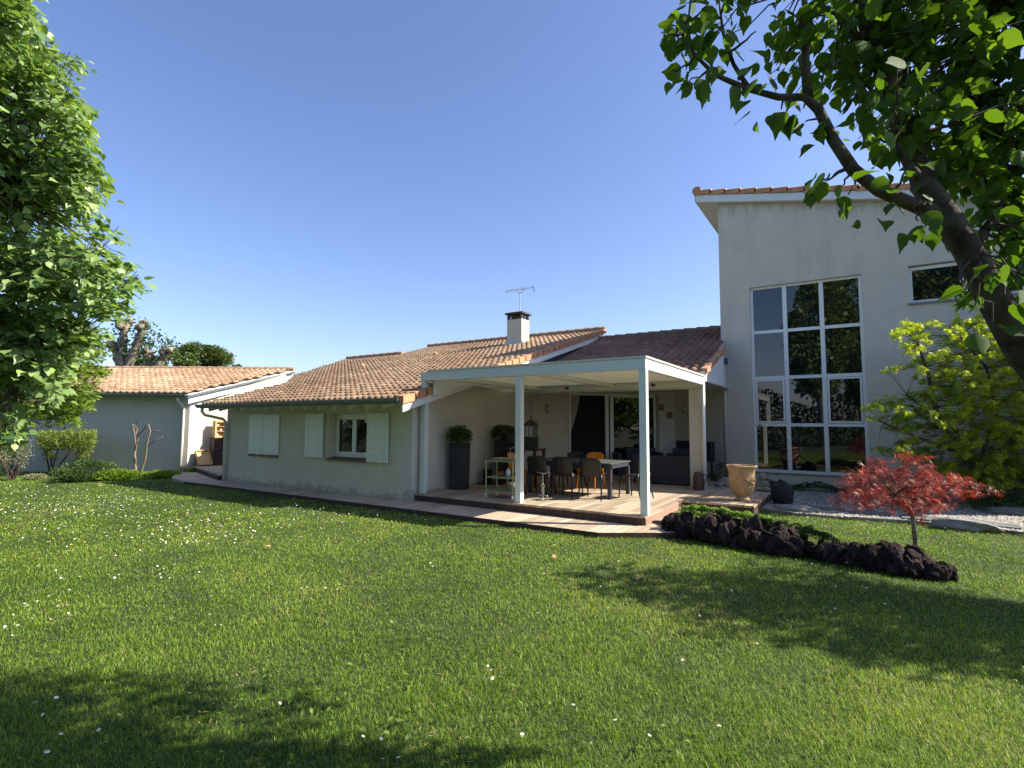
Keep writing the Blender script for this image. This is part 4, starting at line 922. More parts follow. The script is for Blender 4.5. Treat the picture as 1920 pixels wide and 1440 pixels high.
for px, py, lb in ((1238.5, 764, 'small square picture in dark frame, the higher of the two by the door'), (1255, 779, 'small square picture in reddish frame, the lower of the two by the door')):
    s, z = PL(px, py, pA, dAB); t = thing('wall_picture', lb, 'picture', (*onw(s, 0), z - .1), 0, 'small framed pictures on the terrace wall')
    mb = MB(); h = .095
    for a, b, c, d in ((-h, h, -h, -h + .03), (-h, h, h - .03, h), (-h, -h + .03, -h + .03, h - .03), (h - .03, h, -h + .03, h - .03)): wbox(mb, s + a, s + b, .002, .03, z + c, z + d)
    mb.build('frame', M['picwood'], t); mb = MB(); wbox(mb, s - h + .03, s + h - .03, .002, .014, z - h + .03, z + h - .03); mb.build('print', M['pink'], t)
# antenna on chimney
t = thing('tv_antenna', 'grey rake-shaped television antenna on a mast above the chimney', 'antenna', (cx + .05, cy, cz + 1.19))
ax, az = cx + .08, cz + 1.19
mb = MB(); mb.tube([(ax, cy, az), (ax, cy, az + .82)], .018, 8); mb.tube([(ax - .12, cy, az + .93), (ax - .08, cy, az + .84), (ax, cy, az + .78), (ax + .12, cy, az + .82), (ax + .18, cy, az + .97)], .012, 6); mb.build('mast', M['zinc'], t)
ad = norm(np.array([CY, SY, .16])); mb = MB(); b0 = np.array([ax, cy, az + .95]) - ad * .58; b1 = b0 + ad * 1.12; mb.tube([b0, b1], .014, 6); mb.build('boom', M['zinc'], t)
sd = norm(np.cross(ad, [0, 0, 1])); mb = MB()
for k in range(11):
    p = b0 + ad * (.04 + k * .08)
    mb.tube([p - sd * .10 + [0, 0, .05], p + sd * .10 - [0, 0, .05]], .008, 5); mb.tube([p - sd * .10 - [0, 0, .05], p + sd * .10 + [0, 0, .05]], .008, 5)
mb.build('directors', M['zinc'], t); mb = MB(); p = b0 + ad * .98
for dz_ in (-.18, -.11, -.04, .05): mb.tube([p - sd * .2 + [0, 0, dz_] + ad * (.16 if dz_ < 0 else .12), p + sd * .2 + [0, 0, dz_] + ad * (.16 if dz_ < 0 else .12)], .008, 5)
mb.tube([p + ad * .12 + [0, 0, .06], p + ad * .03 + [0, 0, 0], p + ad * .17 - [0, 0, .19]], .010, 5); mb.build('reflector', M['zinc'], t)

# ============================================================ garden ornaments
def urn(name, label, x, y, z, s):
    t = thing(name, label, 'urn', (x, y, z))
    mb = MB(); mb.lathe([(r * s * .86, h * s) for r, h in [(.17, 0), (.175, .03), (.15, .05), (.12, .08), (.13, .10), (.19, .13), (.255, .20), (.29, .30), (.30, .42), (.298, .52), (.305, .62), (.315, .66), (.335, .69), (.36, .71), (.365, .74), (.35, .75), (.31, .75), (.29, .70), (.28, .60)]], (x, y, z), 40); mb.build('body', M['terra'], t, True)
    mb = MB()
    for k in range(3):
        a0 = k * 2 * math.pi / 3 - 1.3; pts = [(x + .305 * .86 * s * math.cos(a0 + u * 1.7), y + .305 * .86 * s * math.sin(a0 + u * 1.7), z + (.55 - .17 * math.sin(u * math.pi)) * s) for u in np.linspace(0, 1, 12)]
        mb.tube(pts, [.008 * s + .014 * s * math.sin(i / 11 * math.pi) for i in range(12)], 6)
        c = pts[0]; mb.blob(c, .035 * s, .2, 1, seed=k)
    mb.build('garland', M['terra'], t, True)
    mb = MB(); mb.lathe([(.24 * s, .60 * s), (.01, .61 * s)], (x, y, z), 20); mb.build('soil', M['soil'], t)
up = G(1391, 938, DZ); urn('terracotta_urn', 'large old terracotta urn with raised garlands on the deck corner', -2.03, 12.02, DZ, .97)
# statuette
sp = G(1430, 921, .0); t = thing('buddha_statuette', 'small seated mossy stone child statuette beside the urn', 'statuette', G(1431, 921, DZ)); sp = G(1431, 921, DZ); x, y = sp[0], sp[1]; z = DZ
mb = MB(); mb.blob((x, y, z + .05), .15, .08, 2, (1.15, .85, .38), 3, flat=-.05); mb.blob((x - .07, y - .06, z + .06), .09, .05, 2, (1.1, .9, .6), 4); mb.blob((x + .07, y - .06, z + .06), .09, .05, 2, (1.1, .9, .6), 5)
mb.blob((x, y, z + .17), .095, .05, 2, (1, .8, 1.25), 6); mb.tube([(x - .085, y, z + .24), (x - .12, y - .03, z + .15), (x - .03, y - .10, z + .11)], [.03, .027, .022], 8); mb.tube([(x + .085, y, z + .24), (x + .12, y - .03, z + .15), (x + .03, y - .10, z + .11)], [.03, .027, .022], 8)
mb.build('body', M['mossy'], t, True)
mb = MB(); mb.blob((x, y - .01, z + .345), .092, .03, 3, (.95, .95, 1.05), 8); mb.blob((x - .088, y, z + .34), .022, 0, 1, (.5, 1, 1.5)); mb.blob((x + .088, y, z + .34), .022, 0, 1, (.5, 1, 1.5)); mb.blob((x, y - .10, z + .335), .016, 0, 1)
mb.tube([(x, y, z + .24), (x, y, z + .29)], .035, 10); mb.build('head', M['mossy'], t, True)
def rock(name, label, c, r, sq, m, seed, cat='rock', rough=.3, sub=3, group=None, parent=None):
    mb = MB(); mb.blob(c, r, rough, sub, sq, seed); o = mb.build(name, m); 
    return tag(o, label, cat, group)
rock('dark_boulder', 'upright rounded black boulder on the gravel right of the statuette', (-1.42, 13.35, GZ + .22), .26, (.92, .8, 1.15), M['boulder'], 21, rough=.12)
rock('grey_rock', 'rounded grey rock at the end of the deck by the porch column', (-2.83, 14.55, DZ + .08), .2, (1.1, .9, .75), M['stone'], 22, rough=.15)
rock('grey_rock', 'smaller dark rock tucked beside the porch downpipe', (-2.98, 14.35, DZ + .03), .11, (1, 1, .8), M['stone'], 23, rough=.15)
rock('flat_boulder', 'long low dark boulder on the lawn edge of the gravel beside the urn', (-1.08, 12.38, GZ + .03), .36, (1.15, .38, .30), M['stone'], 24, rough=.15)
p = G(1840, 975, GZ); rock('flat_boulder', 'broad flat dark boulder lying on the gravel near the right edge', (1.55, 12.22, GZ + .02), .42, (1.15, .45, .30), M['stone'], 25, rough=.2)
p = G(1900, 965, GZ); rock('flat_boulder', 'grey slab-like rock under the green maple', (p[0], p[1], GZ + .05), .35, (1.3, .55, .28), M['slate'], 26, rough=.2)
p = G(1640, 930, GZ); rock('grey_rock', 'dark rock half hidden behind the red maple crown', (p[0], p[1], GZ + .10), .26, (1.2, .8, .7), M['stone'], 27, rough=.25)
p = G(1700, 948, GZ); rock('grey_rock', 'small grey rock on the gravel behind the red maple trunk', (p[0], p[1], GZ + .05), .15, (1, .9, .8), M['stone'], 28, rough=.2)
p = G(1350, 915, .1)
mb = MB(); mb.hexa([(-1.84, 13.35, GZ), (-1.70, 13.33, GZ), (-1.70, 13.345, GZ), (-1.84, 13.365, GZ), (-1.84, 13.42, GZ + .2), (-1.70, 13.40, GZ + .2), (-1.70, 13.415, GZ + .2), (-1.84, 13.435, GZ + .2)]); tag(mb.build('small_plaque', mat('pale_plaque', (.6, .66, .75), .4)), 'small pale plaque leaning between statuette and boulder', 'plaque')
# stepping stones
for i, (cx_, cy_, w_, d_, rz_, lb) in enumerate([(-.55, 13.0, .62, .42, .02, 'slate stepping stone nearest the dark boulder'), (.18, 12.85, .66, .42, -.03, 'slate stepping stone behind the red maple crown'), (.98, 12.72, .62, .5, .05, 'slate stepping stone just right of the red maple trunk'), (1.95, 12.62, .75, .5, -.06, 'slate stepping stone beside the broad flat boulder'), (2.9, 12.7, .7, .5, .02, 'slate stepping stone at the right edge of the gravel')]):
    mb = MB(); c, s_ = math.cos(rz_), math.sin(rz_); q = []
    for a, b in ((-1, -1), (1, -1), (1.02, .95), (-.97, 1)): 
        xx, yy = a * w_ / 2, b * d_ / 2; q.append((cx_ + xx * c - yy * s_, cy_ + xx * s_ + yy * c))
    mb.hexa([(*k, GZ - .02) for k in q] + [(*k, GZ + .03) for k in q]); tag(mb.build('stepping_stone', M['slate']), lb, 'paving slab', 'slate stepping stones in the gravel')
# rusty milk can by the column
t = thing('milk_can', 'rusty metal watering can with curved handle between sofa and porch column', 'can', (-3.28, 13.7, DZ)); x, y = -3.22, 13.22
mb = MB(); mb.lathe([(.11, 0), (.115, .02), (.115, .30), (.10, .36), (.085, .40), (.09, .43), (.075, .43)], (x, y + .05, DZ), 20); mb.build('body', M['rust'], t, True)
mb = MB(); mb.tube([(x + .08, y, DZ + .40), (x + .22, y, DZ + .37), (x + .20, y, DZ + .25), (x + .11, y, DZ + .08)], .012, 8); mb.build('handle', M['blackmetal'], t, True)
# things in the passage
def at(px, py, z): return G(px, py, z)
q = W(-11.05, 19.65); qx, qy = q[0] + .0, q[1]
t = thing('cupboard', 'dark brown painted cupboard in the passage beside the garage wall', 'cupboard', (qx, qy, DZ))
mb = MB(); mb.box(qx - .05, qx + .28, qy - .05, qy + .50, DZ, DZ + .98, .008); mb.build('body', M['brownwood'], t)
mb = MB(); mb.box(qx - .08, qx + .31, qy - .08, qy + .53, DZ + .98, DZ + 1.01, .005); mb.build('top', M['brownwood'], t)
mb = MB(); mb.box(qx + .28, qx + .295, qy + .0, qy + .21, DZ + .06, DZ + .92, .004); mb.build('door', M['brownwood'], t); mb = MB(); mb.box(qx + .28, qx + .295, qy + .24, qy + .45, DZ + .06, DZ + .92, .004); mb.build('door', M['brownwood'], t)
t = thing('display_case', 'small open pine shelf case standing on the brown cupboard', 'shelf', (qx, qy, DZ + 1.01)); z = DZ + 1.012
mb = MB(); mb.box(qx, qx + .02, qy, qy + .42, z, z + .62); mb.build('back', M['palewood'], t)
mb = MB(); mb.box(qx + .02, qx + .2, qy, qy + .05, z, z + .62); mb.box(qx + .02, qx + .2, qy + .37, qy + .42, z, z + .62); mb.box(qx + .02, qx + .2, qy + .05, qy + .37, z, z + .06); mb.box(qx + .02, qx + .2, qy + .05, qy + .37, z + .56, z + .62); mb.build('frame', M['palewood'], t)
for zz in (.22, .40): mb = MB(); mb.box(qx + .02, qx + .18, qy + .05, qy + .37, z + zz, z + zz + .015); mb.build('shelf', M['palewood'], t)
for k, (yy, zz, hh) in enumerate(((.12, .06, .1), (.25, .235, .08), (.14, .415, .07))): mb = MB(); mb.lathe([(.03, 0), (.045, hh * .5), (.02, hh)], (qx + .1, qy + yy, z + zz), 10); tag(mb.build('trinket', M['lampglass'], None, True), ['pale trinket on the bottom of the pine shelf case', 'pale trinket on the middle board of the pine shelf case', 'pale trinket on the top board of the pine shelf case'][k], 'trinket')
t = thing('leaning_crate', 'pale wooden crate leaning on a black stand at the edge of the passage deck', 'crate', at(378, 872, DZ)); b0 = W(-11.27, 19.42)
mb = MB(); th = R(58); u = np.array([CY, SY, 0]); v = np.array([-SY * -.0 + 0, 0, 0])
fwd = W(.35, -.25) - W(0, 0); fwd = norm(fwd[None])[0]; side = np.array([-fwd[1], fwd[0], 0]) ; upv = np.array([0, 0, 1]) * math.sin(th) - fwd * math.cos(th); nn = np.cross(side, upv)
o = np.array([b0[0], b0[1], DZ + .03]) + fwd * .3
def ob(mb, a0, a1, b0_, b1_, c0_, c1_): 
    P_ = [o + side * a + upv * b + nn * c for a, b, c in [(a0, b0_, c0_), (a1, b0_, c0_), (a1, b1_, c0_), (a0, b1_, c0_), (a0, b0_, c1_), (a1, b0_, c1_), (a1, b1_, c1_), (a0, b1_, c1_)]]; mb.hexa(P_)
ob(mb, -.22, .22, 0, .56, 0, .015); mb.build('panel', M['palewood'], t)
mb = MB(); ob(mb, -.24, -.22, 0, .58, -.03, .09); ob(mb, .22, .24, 0, .58, -.03, .09); ob(mb, -.22, .22, .56, .58, -.03, .09); ob(mb, -.22, .22, -.02, 0, -.03, .09); mb.build('rim', M['palewood'], t)
mb = MB(); b_ = o - fwd * .30; mb.tube([b_ + side * .2 + [0, 0, .42], b_ + side * .2 - [0, 0, .028]], .012, 6); mb.tube([b_ - side * .2 + [0, 0, .42], b_ - side * .2 - [0, 0, .028]], .012, 6); mb.tube([b_ + side * .2 + [0, 0, .2], b_ - side * .2 + [0, 0, .2]], .01, 6); mb.build('stand', M['blackmetal'], t)

# ============================================================ trees and plants
def fbm(x, y, s=1.0, seed=0):
    r = np.random.default_rng(seed); o = np.zeros_like(x); a = 1
    for k in range(7):
        th = r.uniform(0, 6.28); f = s * 1.75 ** k; o += a * np.sin((x * np.cos(th) + y * np.sin(th)) * f + r.uniform(0, 6.28) + 1.5 * np.sin((x * np.sin(th) - y * np.cos(th)) * f * .7)); a *= .72
    return o / 3
def inpoly(px, py, poly):
    poly = np.array(poly, float); r = np.zeros(len(px), bool); j = len(poly) - 1
    for i in range(len(poly)):
        xi, yi = poly[i]; xj, yj = poly[j]
        r ^= ((yi > py) != (yj > py)) & (px < (xj - xi) * (py - yi) / (yj - yi + 1e-12) + xi); j = i
    return r
def sample_view(poly, z0, z1, n, dens=None):
    """points of a crown that is seen inside the outline `poly`, spread over depths z0..z1"""
    poly = np.array(poly, float); lo, hi = poly.min(0), poly.max(0); out = []
    while len(out) < n:
        x = rng.uniform(lo[0], hi[0], 4 * n); y = rng.uniform(lo[1], hi[1], 4 * n); ok = inpoly(x, y, poly)
        if dens is not None: ok &= rng.random(4 * n) < dens(x, y)
        z = rng.uniform(z0, z1, 4 * n)
        for a, b, c in zip(x[ok], y[ok], z[ok]):
            out.append(PC(a, b, c))
            if len(out) >= n: break
    return np.array(out)
def ellipsoid(c, r, n, shell=.3):
    d = rdir(n); k = rng.uniform(shell, 1, (n, 1)) ** .5; return np.array(c) + d * k * np.array(r)
def sprays(tips, roots, per, length, spread):
    """leaf positions along twigs running towards each tip"""
    n = len(tips); d = norm(tips - roots); L = rng.uniform(.6, 1.1, (n, 1)) * length
    u = rng.uniform(0, 1, (n, per, 1)); sag = -.22 * L[:, None, :] * u * u * np.array([0, 0, 1.0])
    P = tips[:, None, :] - d[:, None, :] * L[:, None, :] * (1 - u) + sag + rng.normal(size=(n, per, 3)) * spread
    return P.reshape(-1, 3), np.repeat(d, per, 0)
def nearest(pts, Q):
    out = np.empty((len(pts), 3)); idx = np.empty(len(pts), int)
    for i in range(0, len(pts), 500):
        dd = ((pts[i:i + 500, None] - Q[None]) ** 2).sum(-1); idx[i:i + 500] = dd.argmin(1)
    return Q[idx], idx
def dense(pts, k=8):
    pts = np.array(pts); return np.concatenate([pts[i] + (pts[i + 1] - pts[i]) * np.linspace(0, 1, k, endpoint=False)[:, None] for i in range(len(pts) - 1)] + [pts[-1:]])
def twigs(mb, tips, roots, r0, r1, n=4, seg=4, amp=.12):
    for a, b in zip(roots, tips): mb.tube(wobble(a, b, seg, amp), list(np.linspace(r0, r1, seg)), n, False)

# --- overhanging tree in the right foreground
FC = lambda a, b, c: PC(a, b, c * .84)
t = thing('fruit_tree', 'large overhanging tree with big heart-shaped leaves and a leaning dark trunk at the upper right', 'tree', W(3.7, 2.5, LZ))
FT = t
trunk = [W(3.2, 2.0, LZ - .1), W(3.05, 2.05, .5), W(2.72, 2.12, 1.15), FC(2040, 800, 2.62), FC(1925, 660, 2.62), FC(1862, 560, 2.64), FC(1812, 465, 2.66), FC(1765, 398, 2.7), FC(1732, 345, 2.74), FC(1712, 280, 2.8), FC(1690, 205, 2.88), FC(1655, 130, 2.95), FC(1622, 50, 3.0), FC(1600, -60, 3.1), FC(1570, -200, 3.2), FC(1560, -380, 3.3)]
mb = MB(); mb.tube(trunk, [.13, .105, .09, .075, .068, .058, .051, .056, .046, .041, .036, .031, .026, .022, .016, .01], 16, True, .06); mb.build('trunk', M['bark'], t, True)
limbs = [([FC(1760, 402, 2.7), FC(1715, 385, 2.66), FC(1650, 358, 2.62), FC(1600, 318, 2.6), FC(1562, 262, 2.6), FC(1535, 205, 2.62), FC(1508, 182, 2.66), FC(1460, 182, 2.7), FC(1405, 168, 2.75), FC(1375, 120, 2.8), FC(1355, 60, 2.85), FC(1345, -30, 2.9)], [.046, .034, .031, .029, .027, .023, .019, .017, .014, .010, .007, .004]),
         ([FC(1515, 185, 2.66), FC(1510, 120, 2.7), FC(1512, 40, 2.75), FC(1500, -80, 2.8)], [.026, .020, .016, .010]),
         ([FC(1655, 130, 2.95), FC(1600, 60, 3.0), FC(1580, 0, 3.1), FC(1540, -100, 3.2)], [.024, .019, .014, .008]),
         ([FC(1735, 350, 2.74), FC(1700, 305, 2.7), FC(1678, 265, 2.7)], [.03, .02, .012]),
         ([FC(1820, 470, 2.67), FC(1870, 400, 2.8), FC(1880, 300, 3.0), FC(1850, 190, 3.2), FC(1830, 60, 3.3), FC(1800, -100, 3.4)], [.028, .02, .017, .014, .011, .008]),
         ([W(2.75, 2.12, 1.15), W(3.0, 2.3, 2.2), W(2.85, 2.45, 3.1), FC(1960, 60, 3.1), FC(1850, 10, 3.1), FC(1770, -60, 3.1)], [.07, .06, .055, .045, .035, .02]),
         ([FC(1405, 168, 2.75), FC(1340, 140, 2.78), FC(1300, 100, 2.8), FC(1275, 40, 2.82)], [.016, .011, .008, .005])]
nodes = [dense(trunk[7:], 8)]
for pts, rr in limbs:
    mb = MB(); mb.tube(pts, [q * .84 for q in rr], 12, True, .05); mb.build('limb', M['bark'], t, True); nodes.append(dense(pts, 8))
NQ = np.concatenate(nodes)
FP = [(1238, -300), (1232, 60), (1262, 118), (1275, 140), (1300, 150), (1345, 140), (1372, 165), (1400, 180), (1452, 170), (1480, 190), (1530, 180), (1560, 205), (1590, 250), (1640, 295), (1700, 320), (1740, 320), (1790, 350), (1830, 400), (1870, 430), (1885, 540), (1960, 620), (2100, 620), (2100, -300)]
fd = lambda x, y: np.clip(.36 + (x - 1300) / 800, .3, 1) * np.where((y > 380) & (x < 1830), .25, 1) * np.where((y > 420), .55, 1)
def depth_ok(T):
    q = T - CAMP; zc = q @ FW; px = 960 + FOC * (q @ RT) / zc; return T[zc < np.interp(px, [1600, 1800, 1900], [3.8, 3.8, 2.85])]
tipsA = depth_ok(sample_view(FP, 2.1, 3.8, 640, fd))
tipsB = sample_view([(1640, -300), (1660, 200), (1720, 330), (1840, 380), (1900, 470), (2000, 600), (2300, 420), (2300, -400)], 2.3, 2.95, 430)
hand = np.array([FC(*q) for q in [(1240, 60, 2.7), (1262, 130, 2.72), (1330, 150, 2.7), (1290, 155, 2.75), (1385, 190, 2.7), (1478, 215, 2.62), (1465, 205, 2.66), (1510, 228, 2.6), (1520, 250, 2.6), (1548, 340, 2.58), (1575, 352, 2.58), (1532, 350, 2.6), (1590, 365, 2.55), (1722, 415, 2.6), (1735, 425, 2.6), (1805, 545, 2.5), (1830, 560, 2.45), (1800, 530, 2.52), (1862, 620, 2.4), (1905, 560, 2.4), (1890, 500, 2.45), (1815, 535, 2.6)]])
tipsD = sample_view([(1380, -520), (2300, -520), (2300, -90), (1420, -90)], 2.6, 3.7, 170)
tips = np.concatenate([tipsA, tipsB, tipsD, hand]); roots, _ = nearest(tips, NQ)
# twigs come off a little higher up than the nearest point so that they run outwards
P, d = sprays(tips[:-len(hand)], roots[:-len(hand)], 7, .26, .045); n = len(P)
P = np.concatenate([P, np.repeat(hand, 3, 0) + rng.normal(size=(len(hand) * 3, 3)) * .03]); d = np.concatenate([d, np.repeat(norm(hand - roots[-len(hand):]), 3, 0)]); n = len(P)
D = norm(d * .45 + rng.normal(size=(n, 3)) * .55 + [0, 0, -.75]); N = norm(rng.normal(size=(n, 3)) * .55 + [0, 0, .9])
tvv = np.clip(rng.normal(.45, .22, n), 0, 1)
leaves('foliage', P, D, N, rng.uniform(.046, .104, n), tpl_ovate(1, .40, .12, .14), M['leaf_fg'], t, tvv, smooth=True)
mb = MB(); twigs(mb, tips, roots, .007, .0025, 5, 6, .14); mb.build('twigs', M['twig'], t)

# --- second tree outside the picture on the right, it shades the middle of the lawn
t = thing('garden_tree', 'broad tree beyond the right edge shading the lawn before the rock wall', 'tree', W(8.6, 5.0, LZ)); base = W(8.6, 5.0, LZ)
mb = MB(); mb.tube([base, base + [.05, 0, 1.2], base + [0, .05, 2.6]], [.16, .13, .10], 10, True, .05); mb.build('trunk', M['bark'], t, True)
tips = np.concatenate([ellipsoid(W(8.3, 5.0, 4.1), (2.0, 1.5, .75), 210), ellipsoid(W(6.5, 5.8, 4.0), (1.0, .9, .5), 55), ellipsoid(W(9.0, 3.9, 4.0), (1.3, .8, .5), 50)]); c0_ = base + [0, .05, 2.6]
P, d = sprays(tips, np.repeat(c0_[None], len(tips), 0), 8, .4, .08); n = len(P); leaves('foliage', P, norm(d * .5 + rng.normal(size=(n, 3)) * .5 + [0, 0, -.4]), norm(rng.normal(size=(n, 3)) * .5 + [0, 0, 1]), rng.uniform(.08, .13, n), tpl_ovate(), M['leaf_fg'], t)
mb = MB(); twigs(mb, tips, np.repeat(c0_[None], len(tips), 0), .03, .005, 4, 5, .1); mb.build('branches', M['bark'], t)

# --- linden at the left
t = thing('linden_tree', 'tall dense broadleaf tree with silvery green foliage filling the left edge', 'tree', W(-9.6, 8.6, LZ))
base = W(-9.6, 8.6, LZ); mb = MB(); tr = [base, base + [.05, 0, 1.5], base + [0, .1, 4], base + [.1, .1, 7], base + [0, .0, 10]]; mb.tube(tr, [.24, .19, .15, .10, .03], 12, True, .05); mb.build('trunk', M['bark'], t, True)
LPb = [(-420, -260), (40, -260), (55, 0), (88, 45), (70, 80), (140, 95), (160, 130), (140, 165), (178, 185), (165, 215), (198, 240), (200, 280), (190, 310), (205, 330), (190, 385), (205, 420), (262, 425), (215, 455), (268, 520), (235, 540), (240, 572), (205, 600), (195, 640), (150, 690), (120, 740), (60, 800), (20, 830), (-420, 830)]
tips = sample_view(LPb, 6.6, 9.6, 5200); hh_ = fbm(tips[:, 0] * .9, tips[:, 2] * 2.6 + tips[:, 1] * .5, 1.3, 55) + .5 * np.sin(tips[:, 2] * 5.2 + tips[:, 0] * 1.3); tips = tips[(hh_ > -.12) | (rng.random(len(tips)) < .16)]
Q = dense(tr, 10); lim = []; mb = MB()
for i in range(46):
    z = .22 + 9.3 * (i + .5) / 46; th = i * 2.4; L = 2.0 * math.sin(min(1, (10.6 - z) / 7) * 1.57) + .2
    o_ = base + [0, 0, z]; e = o_ + np.array([math.cos(th) * L, math.sin(th) * L, L * .22 + .2]); p_ = wobble(o_, e, 6, .06, .05)
    if z < 1.2: continue
    mb.tube(p_, list(np.linspace(.06, .012, 6)), 6, False); lim.append(dense(p_, 6))
mb.build('limbs', M['bark'], t); NQ = np.concatenate(lim); roots, _ = nearest(tips, NQ)
out = norm(tips - (base + [0, 0, 4.5]) * [1, 1, 1]); roots2 = tips - norm(out * [1, 1, .15] + rng.normal(size=out.shape) * .3 + [0, 0, .1]) * .5
P, d = sprays(tips, roots2, 16, .55, .05); n = len(P)
side = norm(np.cross(d, [0, 0, 1.0])) * rng.choice([-1, 1], (n, 1)); P = P + side * rng.uniform(.02, .09, (n, 1))
D = norm(d * .5 + side * .7 + rng.normal(size=(n, 3)) * .3 + [0, 0, -.45]); N = norm(rng.normal(size=(n, 3)) * .38 + np.array([.25, 0, 1.0]))
leaves('foliage', P, D, N, rng.uniform(.09, .135, n), tpl_ovate(1, .46, .10, .16), M['leaf_linden'], t, np.clip(rng.normal(.5, .25, n), 0, 1))
mb = MB(); twigs(mb, tips, roots, .010, .004, 4, 4, .10); mb.build('twigs', M['twig'], t)

# --- bright small tree below it
t = thing('field_maple', 'bright yellow-green small-leaved tree low at the left in front of the garage roof', 'tree', W(-12.4, 12.4, LZ)); base = W(-12.6, 12.2, LZ)
mb = MB(); tr = [base, base + [.05, .02, 1.0], base + [.2, .1, 2.2], base + [.15, .1, 4.2]]; mb.tube(tr, [.11, .09, .06, .02], 8, True, .05); mb.build('trunk', M['bark'], t, True)
tips = sample_view([(-120, 560), (190, 600), (212, 640), (205, 700), (185, 745), (150, 790), (118, 800), (60, 780), (40, 830), (-120, 860)], 10.4, 12.6, 1000); roots, _ = nearest(tips, dense(tr, 12))
o2 = tips - norm((tips - base) * [1, 1, .2] + rng.normal(size=tips.shape) * .3) * .4
P, d = sprays(tips, o2, 15, .4, .05); n = len(P); D = norm(d * .4 + rng.normal(size=(n, 3)) * .5 + [0, 0, -.3]); N = norm(rng.normal(size=(n, 3)) * .5 + [.2, 0, 1])
leaves('foliage', P, D, N, rng.uniform(.055, .085, n), tpl_star(5, .34), M['leaf_bright'], t); mb = MB(); twigs(mb, tips, roots, .014, .004, 4, 4, .1); mb.build('branches', M['bark'], t)

# --- green maple beside the tall block
t = thing('green_maple', 'airy yellow-green japanese maple in front of the tall block at the right edge', 'tree', G(1832, 948, GZ)); base = G(1832, 948, GZ)
st = [[base, base + [.0, 0, .5], base + [-.15, 0, 1.2], PC(1760, 790, 11.3), PC(1700, 740, 11.2)], [base + [0, 0, .5], base + [.2, 0, 1.3], PC(1870, 780, 11.6), PC(1850, 690, 11.6), PC(1800, 630, 11.6)], [base + [0, 0, .4], base + [.45, .1, 1.2], PC(1960, 750, 11.8), PC(2010, 650, 11.8)], [base + [0, 0, .7], PC(1800, 850, 11.2), PC(1720, 820, 11.0), PC(1650, 790, 10.9)], [PC(1760, 790, 11.3), PC(1740, 700, 11.3), PC(1720, 640, 11.4)]]
mb = MB(); mb.tube([base - [0, 0, .1], base + [0, 0, .25], base + [0, 0, .55]], [.10, .08, .075], 12, True, .04); mb.build('trunk', M['palebark'], t, True)
for s_ in st: mb = MB(); mb.tube(s_, list(np.linspace(.055, .014, len(s_))), 8, False); mb.build('limb', M['twig'], t, True)
NQ = np.concatenate([dense(s_, 10) for s_ in st])
MP = [(1615, 755), (1650, 738), (1690, 752), (1720, 700), (1655, 692), (1700, 668), (1668, 622), (1692, 602), (1760, 598), (1800, 588), (1840, 590), (1900, 610), (1990, 590), (2150, 700), (2160, 900), (1900, 915), (1760, 880), (1660, 850), (1640, 832), (1690, 815), (1628, 790), (1620, 770)]
tips = sample_view(MP, 10.5, 12.7, 980); tips = np.concatenate([tips, np.array([PC(*q) for q in [(1618, 757, 10.8), (1622, 780, 10.8), (1655, 690, 11), (1670, 618, 11.3), (1690, 600, 11.3), (1640, 835, 10.9), (1650, 742, 10.8), (1665, 690, 11)]])])
roots, _ = nearest(tips, NQ); oo = tips - norm((tips - base) * [1, 1, .1] + rng.normal(size=tips.shape) * .35) * .35
P, d = sprays(tips, oo, 34, .42, .028); P[:, 2] += rng.normal(0, .012, len(P)); n = len(P)
D = norm(d * [1, 1, .3] + rng.normal(size=(n, 3)) * [.7, .7, .2] + [0, 0, -.25]); N = norm(rng.normal(size=(n, 3)) * .75 + [.1, -.25, 1])
tvv = np.clip(rng.normal(.35, .2, n) + (P[:, 2] - 2.3) * .22, 0, 1)  # leaves tinted lighter with height, standing in for sun on the upper crown
leaves('foliage', P, D, N, rng.uniform(.055, .082, n), tpl_star(5, .28), M['leaf_maple'], t, tvv); mb = MB(); twigs(mb, tips, roots, .006, .002, 4, 5, .1); mb.build('twigs', M['twig'], t)

# --- red maple on the rock wall
rb = G(1717, 1027, .0); t = thing('red_maple', 'small flat-crowned red japanese maple rising from the lava rock wall', 'tree', rb)
mb = MB(); top = PC(1708, 948, 7.35); mb.tube([rb - [0, 0, .12], rb + [0, 0, .1], PC(1713, 985, 7.35), top, PC(1700, 930, 7.35)], [.038, .033, .028, .026, .02], 10, True, .05); mb.build('trunk', M['palebark'], t, True)
bt = []; 
for q in [(1600, 905, 7.0), (1640, 880, 7.4), (1700, 868, 7.7), (1760, 885, 7.4), (1820, 905, 7.3), (1680, 930, 6.6), (1740, 935, 6.8), (1580, 925, 7.5), (1640, 900, 8.0), (1780, 895, 8.0)]:
    e = PC(*q); mid = (top + e) / 2 + [0, 0, .10]; s_ = [top, mid, e]; bt.append(dense(wobble(top, e, 6, .06, .12), 6)); mb = MB(); mb.tube(bt[-1][::5], list(np.linspace(.014, .005, len(bt[-1][::5]))), 6, False); mb.build('branch', M['bark'], t)
NQ = np.concatenate(bt)
RP = [(1556, 915), (1572, 880), (1610, 866), (1660, 872), (1690, 858), (1740, 862), (1790, 880), (1835, 898), (1850, 918), (1800, 925), (1782, 945), (1730, 955), (1690, 945), (1630, 935), (1575, 940)]
tips = sample_view(RP, 6.3, 8.3, 120); tips = np.concatenate([tips, np.array([PC(*q) for q in [(1556, 930, 7.2), (1565, 938, 7.1), (1612, 945, 7.0), (1600, 942, 7.2), (1850, 918, 7.4), (1838, 908, 7.4), (1785, 940, 7.1), (1735, 968, 7.0), (1720, 962, 7.1), (1665, 950, 7.0), (1625, 853, 7.9), (1700, 855, 7.8), (1652, 858, 7.8), (1870, 914, 7.4)]])])
